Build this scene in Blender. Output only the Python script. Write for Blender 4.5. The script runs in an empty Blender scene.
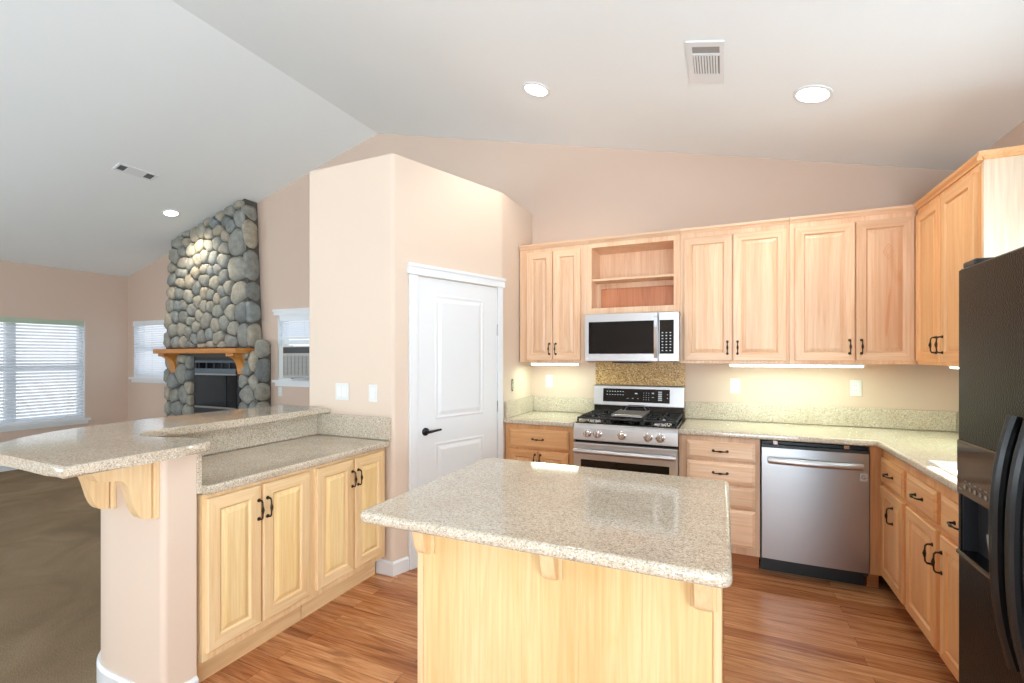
import bpy, bmesh, math, random
from mathutils import Vector, Matrix
random.seed(7)
PI = math.pi
SC = bpy.context.scene
COL = SC.collection

# ------------------------------------------------------------------ camera
CAM_H = 1.41
cd = bpy.data.cameras.new('camera')
cam = bpy.data.objects.new('camera', cd); COL.objects.link(cam)
cam.location = (0, 0, CAM_H)
cam.rotation_euler = (PI/2, 0, 0.42234)
cd.sensor_width = 36.0
cd.lens = 471.7/1024*36
cd.shift_y = (356.7-341.5)/1024
cd.clip_start = 0.05; cd.clip_end = 200
SC.camera = cam

# ------------------------------------------------------------------ look
vs = SC.view_settings
SC.display_settings.display_device = 'sRGB'
vs.view_transform = 'Standard'; vs.look = 'None'; vs.gamma = 1.0; vs.use_curve_mapping = False
vs.exposure = 0.10
try:
    SC.cycles.diffuse_bounces = 6
    SC.cycles.max_bounces = 14
    SC.cycles.transparent_max_bounces = 16
    SC.cycles.sample_clamp_indirect = 3.0
    SC.cycles.caustics_reflective = False
    SC.cycles.caustics_refractive = False
except Exception:
    pass

# ------------------------------------------------------------------ world: bright hazy daylight
w = bpy.data.worlds.new('sky'); SC.world = w; w.use_nodes = True
wn = w.node_tree; wn.nodes.clear()
wo = wn.nodes.new('ShaderNodeOutputWorld'); wb = wn.nodes.new('ShaderNodeBackground')
wb.inputs[0].default_value = (0.93, 0.97, 1.0, 1); wb.inputs[1].default_value = 1.2
wn.links.new(wb.outputs[0], wo.inputs[0])

# sink window daylight, plus fill lamps added at unseen openings to brighten the room
def area(name, loc, rot, sx, sy, power, col):
    l = bpy.data.lights.new(name, 'AREA'); l.shape = 'RECTANGLE'; l.size = sx; l.size_y = sy
    l.energy = power; l.color = col
    o = bpy.data.objects.new(name, l); COL.objects.link(o)
    o.location = loc; o.rotation_euler = rot
    return o
DAY = (0.73, 0.88, 0.98)
UPT = math.radians(28)      # added upward tilt, so the fill lamps brighten the ceiling
area('added_fill_patio_door', (.60, -3.62, 1.05), (PI/2+UPT*2.1, 0, 0), 1.3, 2.0, 275, DAY)
area('added_fill_front_window', (-5.6, -3.70, 1.35), (PI/2+UPT, 0, 0), 2.8, 1.4, 105, DAY)
area('daylight_sink_window', (1.62, 2.26, 1.57), (PI/2, 0, PI/2), .90, .88, 30, DAY)
area('added_fill_breakfast_window', (1.80, -1.3, 1.35), (PI/2+UPT*1.5, 0, PI/2), 2.3, 1.4, 280, DAY)
area('added_fill_living_side', (-8.45, -1.2, 1.25), (PI/2+UPT, 0, -PI/2), 2.4, 1.3, 180, DAY)
sl = bpy.data.lights.new('sun', 'SUN'); sl.energy = 34; sl.angle = math.radians(.6); sl.color = (1, .98, .96)
so_ = bpy.data.objects.new('sun', sl); COL.objects.link(so_); so_.location = (6, 2, 10)
so_.rotation_euler = Vector((-.55, .03, -.83)).to_track_quat('-Z', 'Y').to_euler()   # steep, from beyond the right wall

# ------------------------------------------------------------------ helpers
def lin(c):
    return tuple(((x/255)/12.92 if x/255 <= 0.04045 else ((x/255+0.055)/1.055)**2.4) for x in c) + (1,)

class B:
    """collects shapes, then links them as ONE mesh object"""
    def __init__(s): s.v = []; s.f = []; s.m = []; s.mi = 0
    def add(s, vs_, fs, mi=None):
        n = len(s.v); s.v += [tuple(p) for p in vs_]
        s.f += [tuple(i+n for i in f) for f in fs]
        s.m += [s.mi if mi is None else mi]*len(fs); return s
    def box(s, x0, y0, z0, x1, y1, z1, mi=None):
        if x1 < x0: x0, x1 = x1, x0
        if y1 < y0: y0, y1 = y1, y0
        if z1 < z0: z0, z1 = z1, z0
        return s.add([(x0,y0,z0),(x1,y0,z0),(x1,y1,z0),(x0,y1,z0),(x0,y0,z1),(x1,y0,z1),(x1,y1,z1),(x0,y1,z1)],
              [(0,3,2,1),(4,5,6,7),(0,1,5,4),(1,2,6,5),(2,3,7,6),(3,0,4,7)], mi)
    def bbox(s, x0, y0, z0, x1, y1, z1, r=0.004, seg=2, mi=None):
        if x1 < x0: x0, x1 = x1, x0
        if y1 < y0: y0, y1 = y1, y0
        if z1 < z0: z0, z1 = z1, z0
        bm = bmesh.new(); bmesh.ops.create_cube(bm, size=1)
        for q in bm.verts:
            q.co = Vector(((x0+x1)/2+q.co.x*(x1-x0), (y0+y1)/2+q.co.y*(y1-y0), (z0+z1)/2+q.co.z*(z1-z0)))
        r = min(r, .49*min(x1-x0, y1-y0, z1-z0))
        bmesh.ops.bevel(bm, geom=bm.edges[:], offset=r, segments=seg, profile=.5, affect='EDGES')
        return s.bm(bm, mi)
    def bm(s, bm, mi=None, M=None):
        bm.verts.index_update()
        s.add([(M @ q.co) if M else q.co for q in bm.verts], [[q.index for q in f.verts] for f in bm.faces], mi)
        bm.free(); return s
    def prism(s, pts, axis, a, b, mi=None, cap=True):
        """pts in the two other axes (in x,y,z order), extruded from a to b along axis"""
        n = len(pts)
        def mk(p, t):
            return (t, p[0], p[1]) if axis == 'x' else (p[0], t, p[1]) if axis == 'y' else (p[0], p[1], t)
        vs_ = [mk(p, a) for p in pts]+[mk(p, b) for p in pts]
        fs = [(i, (i+1) % n, n+(i+1) % n, n+i) for i in range(n)]
        if cap: fs += [tuple(range(n-1, -1, -1)), tuple(range(n, 2*n))]
        return s.add(vs_, fs, mi)
    def tube(s, path, rad, n=8, cap=True, mi=None):
        P = [Vector(p) for p in path]; k = len(P)
        R = rad if isinstance(rad, (list, tuple)) else [rad]*k
        t0 = (P[1]-P[0]).normalized()
        up = Vector((0,0,1)) if abs(t0.z) < .9 else Vector((1,0,0))
        nrm = t0.cross(up).normalized(); vs_ = []
        for i in range(k):
            t = (P[min(i+1,k-1)]-P[max(i-1,0)]).normalized()
            nrm = (nrm - t*nrm.dot(t)).normalized(); bn = t.cross(nrm)
            for j in range(n):
                a = 2*PI*j/n; vs_.append(P[i]+(nrm*math.cos(a)+bn*math.sin(a))*R[i])
        fs = [(i*n+j, i*n+(j+1) % n, (i+1)*n+(j+1) % n, (i+1)*n+j) for i in range(k-1) for j in range(n)]
        if cap: fs += [tuple(range(n-1, -1, -1)), tuple(range((k-1)*n, k*n))]
        return s.add(vs_, fs, mi)
    def lathe(s, prof, c, axis='z', n=24, mi=None, M=None):
        """prof [(radius, height)] turned round axis through c"""
        vs_ = []
        for r, h in prof:
            for j in range(n):
                a = 2*PI*j/n; x, y = r*math.cos(a), r*math.sin(a)
                p = (x, y, h) if axis == 'z' else (x, h, y) if axis == 'y' else (h, x, y)
                p = Vector(p)
                if M: p = M @ p
                vs_.append(Vector(c)+p)
        k = len(prof)
        fs = [(i*n+j, i*n+(j+1) % n, (i+1)*n+(j+1) % n, (i+1)*n+j) for i in range(k-1) for j in range(n)]
        fs += [tuple(range(n)), tuple(range((k-1)*n, k*n))]
        return s.add(vs_, fs, mi)
    def make(s, name, mats, parent=None, smooth=False, loc=None, angle=35, flat=None):
        me = bpy.data.meshes.new(name); me.from_pydata(s.v, [], s.f)
        if not isinstance(mats, (list, tuple)): mats = [mats]
        for m in mats: me.materials.append(m)
        me.polygons.foreach_set('material_index', s.m)
        bm = bmesh.new(); bm.from_mesh(me); bmesh.ops.recalc_face_normals(bm, faces=bm.faces[:])
        bm.to_mesh(me); bm.free()
        if smooth:
            for p in me.polygons: p.use_smooth = True
            try: me.set_sharp_from_angle(angle=math.radians(angle))
            except Exception: pass
            if flat:
                for p in me.polygons:
                    if p.area > flat: p.use_smooth = False
        me.update()
        o = bpy.data.objects.new(name, me); COL.objects.link(o)
        if parent: o.parent = parent
        if loc: o.location = loc
        return o

def tag(o, label, cat, group=None):
    o['label'] = label; o['category'] = cat
    if group: o['group'] = group
    return o
def thing(name, label, cat, loc=(0,0,0), rz=0, group=None):
    o = bpy.data.objects.new(name, None); COL.objects.link(o)
    o.location = loc; o.rotation_euler = (0, 0, rz); o.empty_display_size = .1
    return tag(o, label, cat, group)
def struct(o):
    o['kind'] = 'structure'; return o

# ------------------------------------------------------------------ materials
def mat(name, col, rough=.5, metal=0, spec=.5, emit=None, es=0, coat=0):
    m = bpy.data.materials.new(name); m.use_nodes = True
    p = m.node_tree.nodes['Principled BSDF']
    p.inputs['Base Color'].default_value = lin(col) if max(col) > 1 else tuple(col)+(1,)
    p.inputs['Roughness'].default_value = rough; p.inputs['Metallic'].default_value = metal
    p.inputs['Specular IOR Level'].default_value = spec
    if coat: p.inputs['Coat Weight'].default_value = coat; p.inputs['Coat Roughness'].default_value = .1
    if emit: p.inputs['Emission Color'].default_value = lin(emit); p.inputs['Emission Strength'].default_value = es
    return m
def N(m, t, **k):
    n = m.node_tree.nodes.new(t)
    for a, b in k.items(): setattr(n, a, b)
    return n
def L(m, a, b): m.node_tree.links.new(a, b)
def coords(m, scale=(1,1,1), rnd=0.0):
    tc = N(m, 'ShaderNodeTexCoord'); mp = N(m, 'ShaderNodeMapping')
    mp.inputs['Scale'].default_value = scale
    L(m, tc.outputs['Object'], mp.inputs['Vector'])
    if rnd:
        oi = N(m, 'ShaderNodeObjectInfo'); mu = N(m, 'ShaderNodeMath', operation='MULTIPLY')
        L(m, oi.outputs['Random'], mu.inputs[0]); mu.inputs[1].default_value = rnd
        cb = N(m, 'ShaderNodeCombineXYZ')
        for i in range(3): L(m, mu.outputs[0], cb.inputs[i])
        L(m, cb.outputs[0], mp.inputs['Location'])
    return mp.outputs[0]
def noise(m, vec, scale, detail=2, rough=.5, dist=0):
    n = N(m, 'ShaderNodeTexNoise'); n.inputs['Scale'].default_value = scale
    n.inputs['Detail'].default_value = detail; n.inputs['Roughness'].default_value = rough
    n.inputs['Distortion'].default_value = dist
    L(m, vec, n.inputs['Vector']); return n
def ramp(m, fac, stops, interp='LINEAR'):
    r = N(m, 'ShaderNodeValToRGB'); cr = r.color_ramp; cr.interpolation = interp
    while len(cr.elements) < len(stops): cr.elements.new(.5)
    for e, (p, c) in zip(cr.elements, stops):
        e.position = p; e.color = lin(c)
    L(m, fac, r.inputs[0]); return r.outputs[0]
def mixc(m, fac, a, b, bt='MIX'):
    x = N(m, 'ShaderNodeMix', data_type='RGBA', blend_type=bt)
    if isinstance(fac, (int, float)): x.inputs[0].default_value = fac
    else: L(m, fac, x.inputs[0])
    for i, q in ((6, a), (7, b)):
        if isinstance(q, tuple): x.inputs[i].default_value = q
        else: L(m, q, x.inputs[i])
    return x.outputs[2]
def bump(m, h, strength=.3, dist=.002):
    b = N(m, 'ShaderNodeBump'); b.inputs['Strength'].default_value = strength; b.inputs['Distance'].default_value = dist
    L(m, h, b.inputs['Height']); L(m, b.outputs[0], m.node_tree.nodes['Principled BSDF'].inputs['Normal'])
def base(m): return m.node_tree.nodes['Principled BSDF'].inputs['Base Color']

def paint(name, col, rough=.6, bs=160, st=.12, blotch=.03):
    m = mat(name, col, rough, spec=.3)
    v = coords(m); n = noise(m, v, bs, 3); bump(m, n.outputs[0], st, .002)
    n2 = noise(m, v, 1.3, 2)
    c = mixc(m, n2.outputs[0], tuple(x*(1-blotch) for x in lin(col)[:3])+(1,), tuple(min(1, x*(1+blotch)) for x in lin(col)[:3])+(1,))
    L(m, c, base(m)); return m

def wood(name, light, mid, dark, axis='z', rough=.38, rs=40, var=.12, gs=1.0):
    """fine straight grain along axis with cathedral arches and board-to-board tone"""
    m = mat(name, mid, rough, spec=.45)
    sc = {'x': (.35, 6, 6), 'y': (6, .35, 6), 'z': (6, 6, .35)}[axis]
    v = coords(m, tuple(s*gs for s in sc), rs)
    n1 = noise(m, v, 1.1, 3, .55, .6)
    wv = N(m, 'ShaderNodeMath', operation='MULTIPLY'); L(m, n1.outputs[0], wv.inputs[0]); wv.inputs[1].default_value = 9.0
    fr = N(m, 'ShaderNodeMath', operation='PINGPONG'); L(m, wv.outputs[0], fr.inputs[0]); fr.inputs[1].default_value = .5
    sc2 = {'x': (3, 90, 90), 'y': (90, 3, 90), 'z': (90, 90, 3)}[axis]
    v2 = coords(m, sc2, rs); n2 = noise(m, v2, 1.0, 3, .6)
    c1 = ramp(m, n1.outputs[0], [(.3, dark), (.46, mid), (.62, light)])
    c2 = ramp(m, fr.outputs[0], [(0.0, mid), (.18, light), (1, light)])
    c = mixc(m, .45, c1, c2, 'MIX')
    c3 = ramp(m, n2.outputs[0], [(.3, (225, 205, 185)), (.7, (255, 255, 255))])
    c = mixc(m, .5, c, c3, 'MULTIPLY')
    oi = N(m, 'ShaderNodeObjectInfo')
    hs = N(m, 'ShaderNodeHueSaturation'); mr = N(m, 'ShaderNodeMapRange')
    mr.inputs['To Min'].default_value = 1-var; mr.inputs['To Max'].default_value = 1+var*.5
    L(m, oi.outputs['Random'], mr.inputs[0]); L(m, mr.outputs[0], hs.inputs['Value']); L(m, c, hs.inputs['Color'])
    L(m, hs.outputs[0], base(m)); bump(m, n2.outputs[0], .08, .001)
    return m

def granite(name, tones, rough=.07, vs_=240, mx=.5):
    m = mat(name, tones[1], rough, spec=.5)
    v = coords(m)
    vo = N(m, 'ShaderNodeTexVoronoi'); vo.inputs['Scale'].default_value = vs_; L(m, v, vo.inputs['Vector'])
    se = N(m, 'ShaderNodeSeparateColor'); L(m, vo.outputs['Color'], se.inputs[0])
    c1 = ramp(m, se.outputs[0], [(0, tones[3]), (.10, tones[2]), (.25, tones[1]), (.62, tones[0]), (.88, tones[4])], 'CONSTANT')
    n = noise(m, v, 420, 2, .7)
    c2 = ramp(m, n.outputs[0], [(.33, tones[2]), (.5, tones[1]), (.68, tones[4])])
    c = mixc(m, mx, c1, c2)
    n3 = noise(m, v, 6, 3); c4 = ramp(m, n3.outputs[0], [(.3, (236, 232, 226)), (.7, (255, 255, 255))])
    L(m, mixc(m, .6, c, c4, 'MULTIPLY'), base(m))
    return m

def steel(name, col=(200, 200, 202), rough=.36, axis='x', st=.01):
    m = mat(name, col, rough, metal=1)
    sc = {'x': (2, 300, 300), 'y': (300, 2, 300), 'z': (300, 300, 2)}[axis]
    v = coords(m, sc); n = noise(m, v, 1, 2)
    mr = N(m, 'ShaderNodeMapRange'); mr.inputs['To Min'].default_value = rough-.015; mr.inputs['To Max'].default_value = rough+.02
    L(m, n.outputs[0], mr.inputs[0]); L(m, mr.outputs[0], m.node_tree.nodes['Principled BSDF'].inputs['Roughness'])
    bump(m, n.outputs[0], st, .0005)
    return m

M_WALL = paint('pinkish_beige_wall_paint', (208, 186, 170))
M_WALL_LIT = paint('lit_wall_paint', (216, 197, 180))  # same wall paint, lightened to carry the stronger light on the pantry side
M_CEIL = paint('white_ceiling_paint', (238, 243, 245), .8, 90, .35, .015)
M_TRIM = mat('white_trim_paint', (226, 229, 232), .35)
M_WHITE = mat('white_plastic', (216, 217, 214), .35)
M_VINYL = mat('white_vinyl', (225, 230, 235), .4)
M_MAPLE = wood('maple_wood', (239, 207, 177), (229, 189, 153), (208, 156, 118))
M_MAPLEH = wood('maple_wood_horizontal', (239, 207, 177), (229, 189, 153), (208, 156, 118), 'x')
M_PANEL = wood('maple_wood_panel', (239, 208, 178), (229, 188, 152), (202, 146, 108), var=.2)
M_YEL = wood('pale_yellow_maple', (241, 215, 172), (235, 203, 155), (221, 182, 132), var=.06)
M_YELH = wood('pale_yellow_maple_horizontal', (241, 215, 172), (235, 203, 155), (221, 182, 132), 'x', var=.06)
M_YELP = wood('pale_yellow_maple_panel', (242, 218, 168), (236, 206, 148), (222, 184, 122), var=.08)
M_RED = wood('reddish_plywood', (214, 150, 110), (200, 130, 92), (180, 108, 74), var=.02)
M_MANTEL = wood('honey_pine', (212, 150, 76), (190, 120, 50), (150, 84, 30), 'x', var=.05)
M_GRAN = granite('speckled_granite', [(212, 202, 184), (198, 184, 164), (162, 146, 126), (108, 98, 86), (238, 232, 222)])
M_GRANT = granite('tan_speckled_granite', [(206, 170, 116), (190, 148, 92), (156, 112, 64), (112, 80, 48), (232, 208, 160)], .2, 130, .25)
M_TOE = wood('reddish_toe_kick_wood', (190, 124, 76), (170, 104, 60), (140, 80, 44), 'x', var=.04)
M_AMB = wood('bounce_warmed_maple', (235, 188, 136), (225, 166, 113), (199, 132, 82), var=.08)  # orange shift partly paints in warm bounce light on these cabinets
M_BOUNCEH = wood('bounce_warmed_maple_horizontal', (235, 188, 136), (225, 166, 113), (199, 132, 82), 'x', var=.08)
M_STEEL = steel('brushed_stainless_steel')
M_STEELV = steel('brushed_stainless_door', (178, 178, 180), .3, 'x', st=.0)
M_CHROME = mat('polished_steel', (215, 215, 218), .12, 1)
M_BLACKG = mat('black_glass', (10, 10, 11), .08, spec=.4)
M_BLACKP = mat('black_plastic', (22, 22, 23), .4)
M_IRON = mat('cast_iron', (26, 26, 28), .5)
M_BRONZE = mat('oil_rubbed_bronze', (52, 40, 30), .35, .7)
M_DARKM = mat('dark_metal', (40, 40, 42), .35, .6)
M_DARK = mat('dark_void', (14, 13, 12), .9)
M_GREY = mat('grey_plastic', (150, 150, 148), .45)
M_LENS = mat('lamp_lens', (255, 255, 255), .4, emit=(255, 250, 240), es=9)
M_TUBE = mat('fluorescent_diffuser', (255, 255, 250), .4, emit=(247, 255, 232), es=5)
M_MARK = mat('pale_print', (190, 195, 200), .5)
M_GRIDDLE = mat('griddle_aluminium', (165, 163, 158), .35, .8)

m = M_FRIDGE = mat('textured_black_enamel', (9, 9, 9), .3, spec=.5)
m.node_tree.nodes['Principled BSDF'].inputs['IOR'].default_value = 1.22
v = coords(m); n = noise(m, v, 210, 2); bump(m, n.outputs[0], .7, .003)

# hardwood floor: planks along x
m = M_FLOOR = mat('hardwood_planks', (180, 110, 60), .24, spec=.45)
v = coords(m)
br = N(m, 'ShaderNodeTexBrick'); br.offset = .37; br.offset_frequency = 2; L(m, v, br.inputs['Vector'])
br.inputs['Scale'].default_value = 1; br.inputs['Brick Width'].default_value = .95; br.inputs['Row Height'].default_value = .082
br.inputs['Mortar Size'].default_value = .0009; br.inputs['Mortar Smooth'].default_value = .2; br.inputs['Bias'].default_value = 0
br.inputs['Color1'].default_value = (0, 0, 0, 1); br.inputs['Color2'].default_value = (1, 1, 1, 1); br.inputs['Mortar'].default_value = (.5, .5, .5, 1)
pc = ramp(m, br.outputs['Color'], [(0, (176, 116, 74)), (.35, (192, 132, 88)), (.65, (204, 146, 100)), (1, (216, 160, 114))])
sv = N(m, 'ShaderNodeVectorMath', operation='MULTIPLY_ADD')
L(m, br.outputs['Color'], sv.inputs[0]); sv.inputs[1].default_value = (37, 37, 37); L(m, v, sv.inputs[2])
mp = N(m, 'ShaderNodeMapping'); mp.inputs['Scale'].default_value = (1.3, 16, 1); L(m, sv.outputs[0], mp.inputs[0])
n1 = noise(m, mp.outputs[0], 1.4, 4, .6, 1.2)
gr = ramp(m, n1.outputs[0], [(.32, (150, 118, 96)), (.45, (226, 210, 196)), (.6, (255, 255, 255))])
c = mixc(m, .75, pc, gr, 'MULTIPLY')
mp2 = N(m, 'ShaderNodeMapping'); mp2.inputs['Scale'].default_value = (6, 130, 1); L(m, sv.outputs[0], mp2.inputs[0])
n2 = noise(m, mp2.outputs[0], 1, 3, .6)
g2 = ramp(m, n2.outputs[0], [(.35, (190, 170, 150)), (.6, (255, 255, 255))])
c = mixc(m, .6, c, g2, 'MULTIPLY')
c = mixc(m, br.outputs['Fac'], c, lin((92, 52, 30)))
L(m, c, base(m)); bump(m, n2.outputs[0], .06, .001)

# carpet
m = M_CARPET = mat('brown_carpet', (140, 122, 100), .95, spec=.1)
v = coords(m); n = noise(m, v, 190, 3, .7); n2 = noise(m, v, 1.6, 4, .6, 1.0)
c = ramp(m, n2.outputs[0], [(.3, (150, 128, 102)), (.5, (164, 142, 114)), (.7, (178, 156, 128))])
c2 = ramp(m, n.outputs[0], [(.3, (150, 140, 128)), (.7, (255, 255, 255))])
L(m, mixc(m, .8, c, c2, 'MULTIPLY'), base(m)); bump(m, n.outputs[0], 1.0, .008)

# river stone
m = M_STONE = mat('river_stone', (140, 136, 126), .75, spec=.3)
v = coords(m)
at = N(m, 'ShaderNodeAttribute'); at.attribute_name = 'stone_tone'
c1 = ramp(m, at.outputs['Fac'], [(0, (126, 130, 130)), (.3, (146, 148, 143)), (.55, (162, 160, 150)), (.8, (174, 166, 150)), (1, (138, 146, 148))])
n = noise(m, v, 14, 5, .65); c2 = ramp(m, n.outputs[0], [(.3, (178, 174, 166)), (.65, (255, 255, 255))])
L(m, mixc(m, .7, c1, c2, 'MULTIPLY'), base(m)); bump(m, n.outputs[0], .35, .01)
M_MORTAR = paint('dark_mortar', (92, 87, 80), .95, 60, .8)

# window glass: clear with a mirror sheen
m = M_GLASS = bpy.data.materials.new('window_glass'); m.use_nodes = True
nt = m.node_tree; nt.nodes.clear()
o_ = nt.nodes.new('ShaderNodeOutputMaterial'); a_ = nt.nodes.new('ShaderNodeBsdfTransparent'); g_ = nt.nodes.new('ShaderNodeBsdfGlossy')
g_.inputs['Roughness'].default_value = .02; x_ = nt.nodes.new('ShaderNodeMixShader'); fr_ = nt.nodes.new('ShaderNodeLayerWeight'); fr_.inputs['Blend'].default_value = .5
pw = nt.nodes.new('ShaderNodeMath'); pw.operation = 'POWER'; pw.inputs[1].default_value = 5
ml = nt.nodes.new('ShaderNodeMath'); ml.operation = 'MULTIPLY_ADD'; ml.inputs[1].default_value = .9; ml.inputs[2].default_value = .03
nt.links.new(fr_.outputs['Facing'], pw.inputs[0]); nt.links.new(pw.outputs[0], ml.inputs[0]); nt.links.new(ml.outputs[0], x_.inputs[0]); nt.links.new(a_.outputs[0], x_.inputs[1]); nt.links.new(g_.outputs[0], x_.inputs[2]); nt.links.new(x_.outputs[0], o_.inputs[0])

# blind slats: thin white vinyl that lets some daylight through
m = M_SLAT = bpy.data.materials.new('blind_slat_vinyl'); m.use_nodes = True
nt = m.node_tree; nt.nodes.clear()
o_ = nt.nodes.new('ShaderNodeOutputMaterial'); a_ = nt.nodes.new('ShaderNodeBsdfDiffuse'); g_ = nt.nodes.new('ShaderNodeBsdfTranslucent')
a_.inputs[0].default_value = lin((236, 239, 242)); g_.inputs[0].default_value = lin((250, 252, 255))
x_ = nt.nodes.new('ShaderNodeMixShader'); x_.inputs[0].default_value = .85
nt.links.new(a_.outputs[0], x_.inputs[1]); nt.links.new(g_.outputs[0], x_.inputs[2]); nt.links.new(x_.outputs[0], o_.inputs[0])

# ------------------------------------------------------------------ the shell
XL, XR, YB, YF = -8.08, 1.42, 4.05, -3.3
RX, RZ, SL, SR = -3.41, 3.82, .2635, .245
def zc(x): return RZ+SL*(x-RX) if x < RX else RZ-SR*(x-RX)

struct(B().box(-2.30, YF-.15, -.06, XR+.15, YB+.15, 0).make('floor', M_FLOOR))
struct(B().box(XL-.15, YF-.15, -.06, -2.30, YB+.15, 0).make('floor', M_CARPET))
cb = B()
xs = [XL-.2, RX, XR+.2]
cb.prism([(xs[0], zc(xs[0])), (RX, RZ), (xs[2], zc(xs[2])), (xs[2], zc(xs[2])+.12), (RX, RZ+.12), (xs[0], zc(xs[0])+.12)], 'y', YF-.2, YB+.2)
struct(cb.make('ceiling', M_CEIL))

def wall(name, axis, c, t, a0, a1, holes, top, m):
    """axis 'y': wall in the xz plane, from y=c to y=c+t; axis 'x': in the yz plane"""
    b = B(); br_ = sorted({a0, a1} | {h[0] for h in holes} | {h[1] for h in holes} | ({RX} if axis == 'y' and a0 < RX < a1 else set()))
    for p, q in zip(br_, br_[1:]):
        mid = (p+q)/2; hs = sorted((h[2], h[3]) for h in holes if h[0] < mid < h[1])
        z = 0; spans = []
        for s0, s1 in hs:
            if s0 > z: spans.append((z, s0))
            z = s1
        spans.append((z, None))
        for s0, s1 in spans:
            if s1 is None: pts = [(p, s0), (q, s0), (q, top(q)), (p, top(p))]
            else: pts = [(p, s0), (q, s0), (q, s1), (p, s1)]
            b.prism(pts, axis, c, c+t)
    return struct(b.make(name, m))
W1 = (2.02, 3.54, .56, 1.90)         # living room left wall (y)
W2 = (-7.92, -6.98, 1.11, 1.93)      # behind the chimney, back wall (x)
W3 = (-4.93, -4.02, 1.13, 1.91)      # air conditioner window, back wall (x)
W4 = (1.80, 2.72, 1.12, 2.02)        # over the sink, right wall (y)
W5 = (-2.3, -.3, .85, 2.1)           # unseen breakfast window added to bring in light, right wall (y)
W6 = (-.15, 1.30, 0, 2.15)             # unseen patio door added for light behind the camera, front wall (x)
W8 = (-2.4, 0.0, .6, 1.9)            # out-of-view window added to light the right ceiling, left wall (y)
W7 = (-7.0, -4.2, .75, 2.1)          # unseen front living window, put in for extra light (x)
wall('wall_back', 'y', YB, .14, XL-.14, XR+.14, [W2, W3], lambda x: zc(x)+.03, M_WALL)
wall('wall_front', 'y', YF-.14, .14, XL-.14, XR+.14, [W6, W7], lambda x: zc(x)+.03, M_WALL)
wall('wall_left', 'x', XL-.14, .14, YF, YB, [W1, W8], lambda y: zc(XL)+.02, M_WALL)
wall('wall_right', 'x', XR, .14, YF, YB, [W4, W5], lambda y: zc(XR)+.02, M_WALL)

# pantry box
C0 = Vector((-1.946, 2.459)); C1 = Vector((-1.62, 3.41))
PXL, PX2, PTOP = -2.69, -1.615, 2.722
def vprism(pts, z0, z1, r, m, name):
    """vertical prism of outline pts with rounded vertical edges"""
    bm = bmesh.new(); vs_ = [bm.verts.new((x, y, z0)) for x, y in pts]
    f = bm.faces.new(vs_); e = bmesh.ops.extrude_face_region(bm, geom=[f])
    for q in [g for g in e['geom'] if isinstance(g, bmesh.types.BMVert)]: q.co.z = z1
    ve = [e for e in bm.edges if abs(e.verts[0].co.z-e.verts[1].co.z) > .01]
    if isinstance(r, (int, float)): bmesh.ops.bevel(bm, geom=ve, offset=r, segments=5, profile=.5, affect='EDGES')
    else:
        for (x, y), rr in zip(pts, r):
            if rr > 0:
                ee = [e for e in bm.edges if e.is_valid and abs(e.verts[0].co.z-e.verts[1].co.z) > .01 and (e.verts[0].co.xy-Vector((x, y))).length < 1e-4]
                bmesh.ops.bevel(bm, geom=ee, offset=rr, segments=6 if rr < .1 else 18, profile=.5, affect='EDGES')
    return B().bm(bm).make(name, m, smooth=True, angle=30, flat=.06)
struct(vprism([(PXL, YB), (PXL, C0.y), (C0.x, C0.y), (C1.x, C1.y), (PX2, YB)], 0, PTOP, [0, .02, .022, .022, 0], M_WALL_LIT, 'wall_pantry'))
# half wall of the peninsula: end stub plus long run
HT = 1.02
struct(vprism([(-2.69, 2.459), (-2.69, 1.116), (-1.992, 1.116), (-1.992, 1.246), (-2.60, 1.246), (-2.60, 2.459)], 0, HT, [0, .34, .02, 0, 0, 0], M_WALL_LIT, 'wall_peninsula'))

# baseboards
def board(name, pts, h=.09, t=.014, closed=False):
    """baseboard following the open polyline pts, offset to its right-hand side"""
    P = [Vector(p) for p in pts]; off = []
    for i in range(len(P)):
        ns = []
        if i > 0: d = (P[i]-P[i-1]).normalized(); ns.append(Vector((d.y, -d.x)))
        if i < len(P)-1: d = (P[i+1]-P[i]).normalized(); ns.append(Vector((d.y, -d.x)))
        nn = sum(ns, Vector((0, 0))).normalized(); k = 1/max(.5, nn.dot(ns[0])); off.append(P[i]+nn*t*k)
    b = B(); n = len(P)
    v_ = [(*p, 0) for p in P]+[(*p, 0) for p in off]+[(*o, h-.012) for o in off]+[(*(o+(p-o)*.6), h) for o, p in zip(off, P)]+[(*p, h) for p in P]
    f_ = [(k*n+i, k*n+i+1, ((k+1) % 5)*n+i+1, ((k+1) % 5)*n+i) for k in range(5) for i in range(n-1)]
    f_ += [tuple(k*n for k in range(5)), tuple(k*n+n-1 for k in range(5))]
    b.add(v_, f_)
    return struct(b.make(name, M_TRIM, smooth=True, angle=25))
arc = [(-2.69+.34-.34*math.cos(a), 1.116+.34-.34*math.sin(a)) for a in [i*PI/2/18 for i in range(19)]]
board('baseboard_peninsula', [(-2.69, 2.459)]+arc+[(-1.992, 1.116), (-1.992, 1.246)])
wdir = (C1-C0).normalized()
board('baseboard_pantry', [(-2.07, C0.y), (C0.x, C0.y), tuple(C0+wdir*.112)])
board('baseboard_left', [(XL, YF), (XL, YB)])
board('baseboard_back', [(-4.97, YB), (-2.70, YB)])
board('baseboard_back', [(XL+.02, YB), (-6.95, YB)])
board('baseboard_pantry', [(PXL, YB), (PXL, C0.y)])

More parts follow.
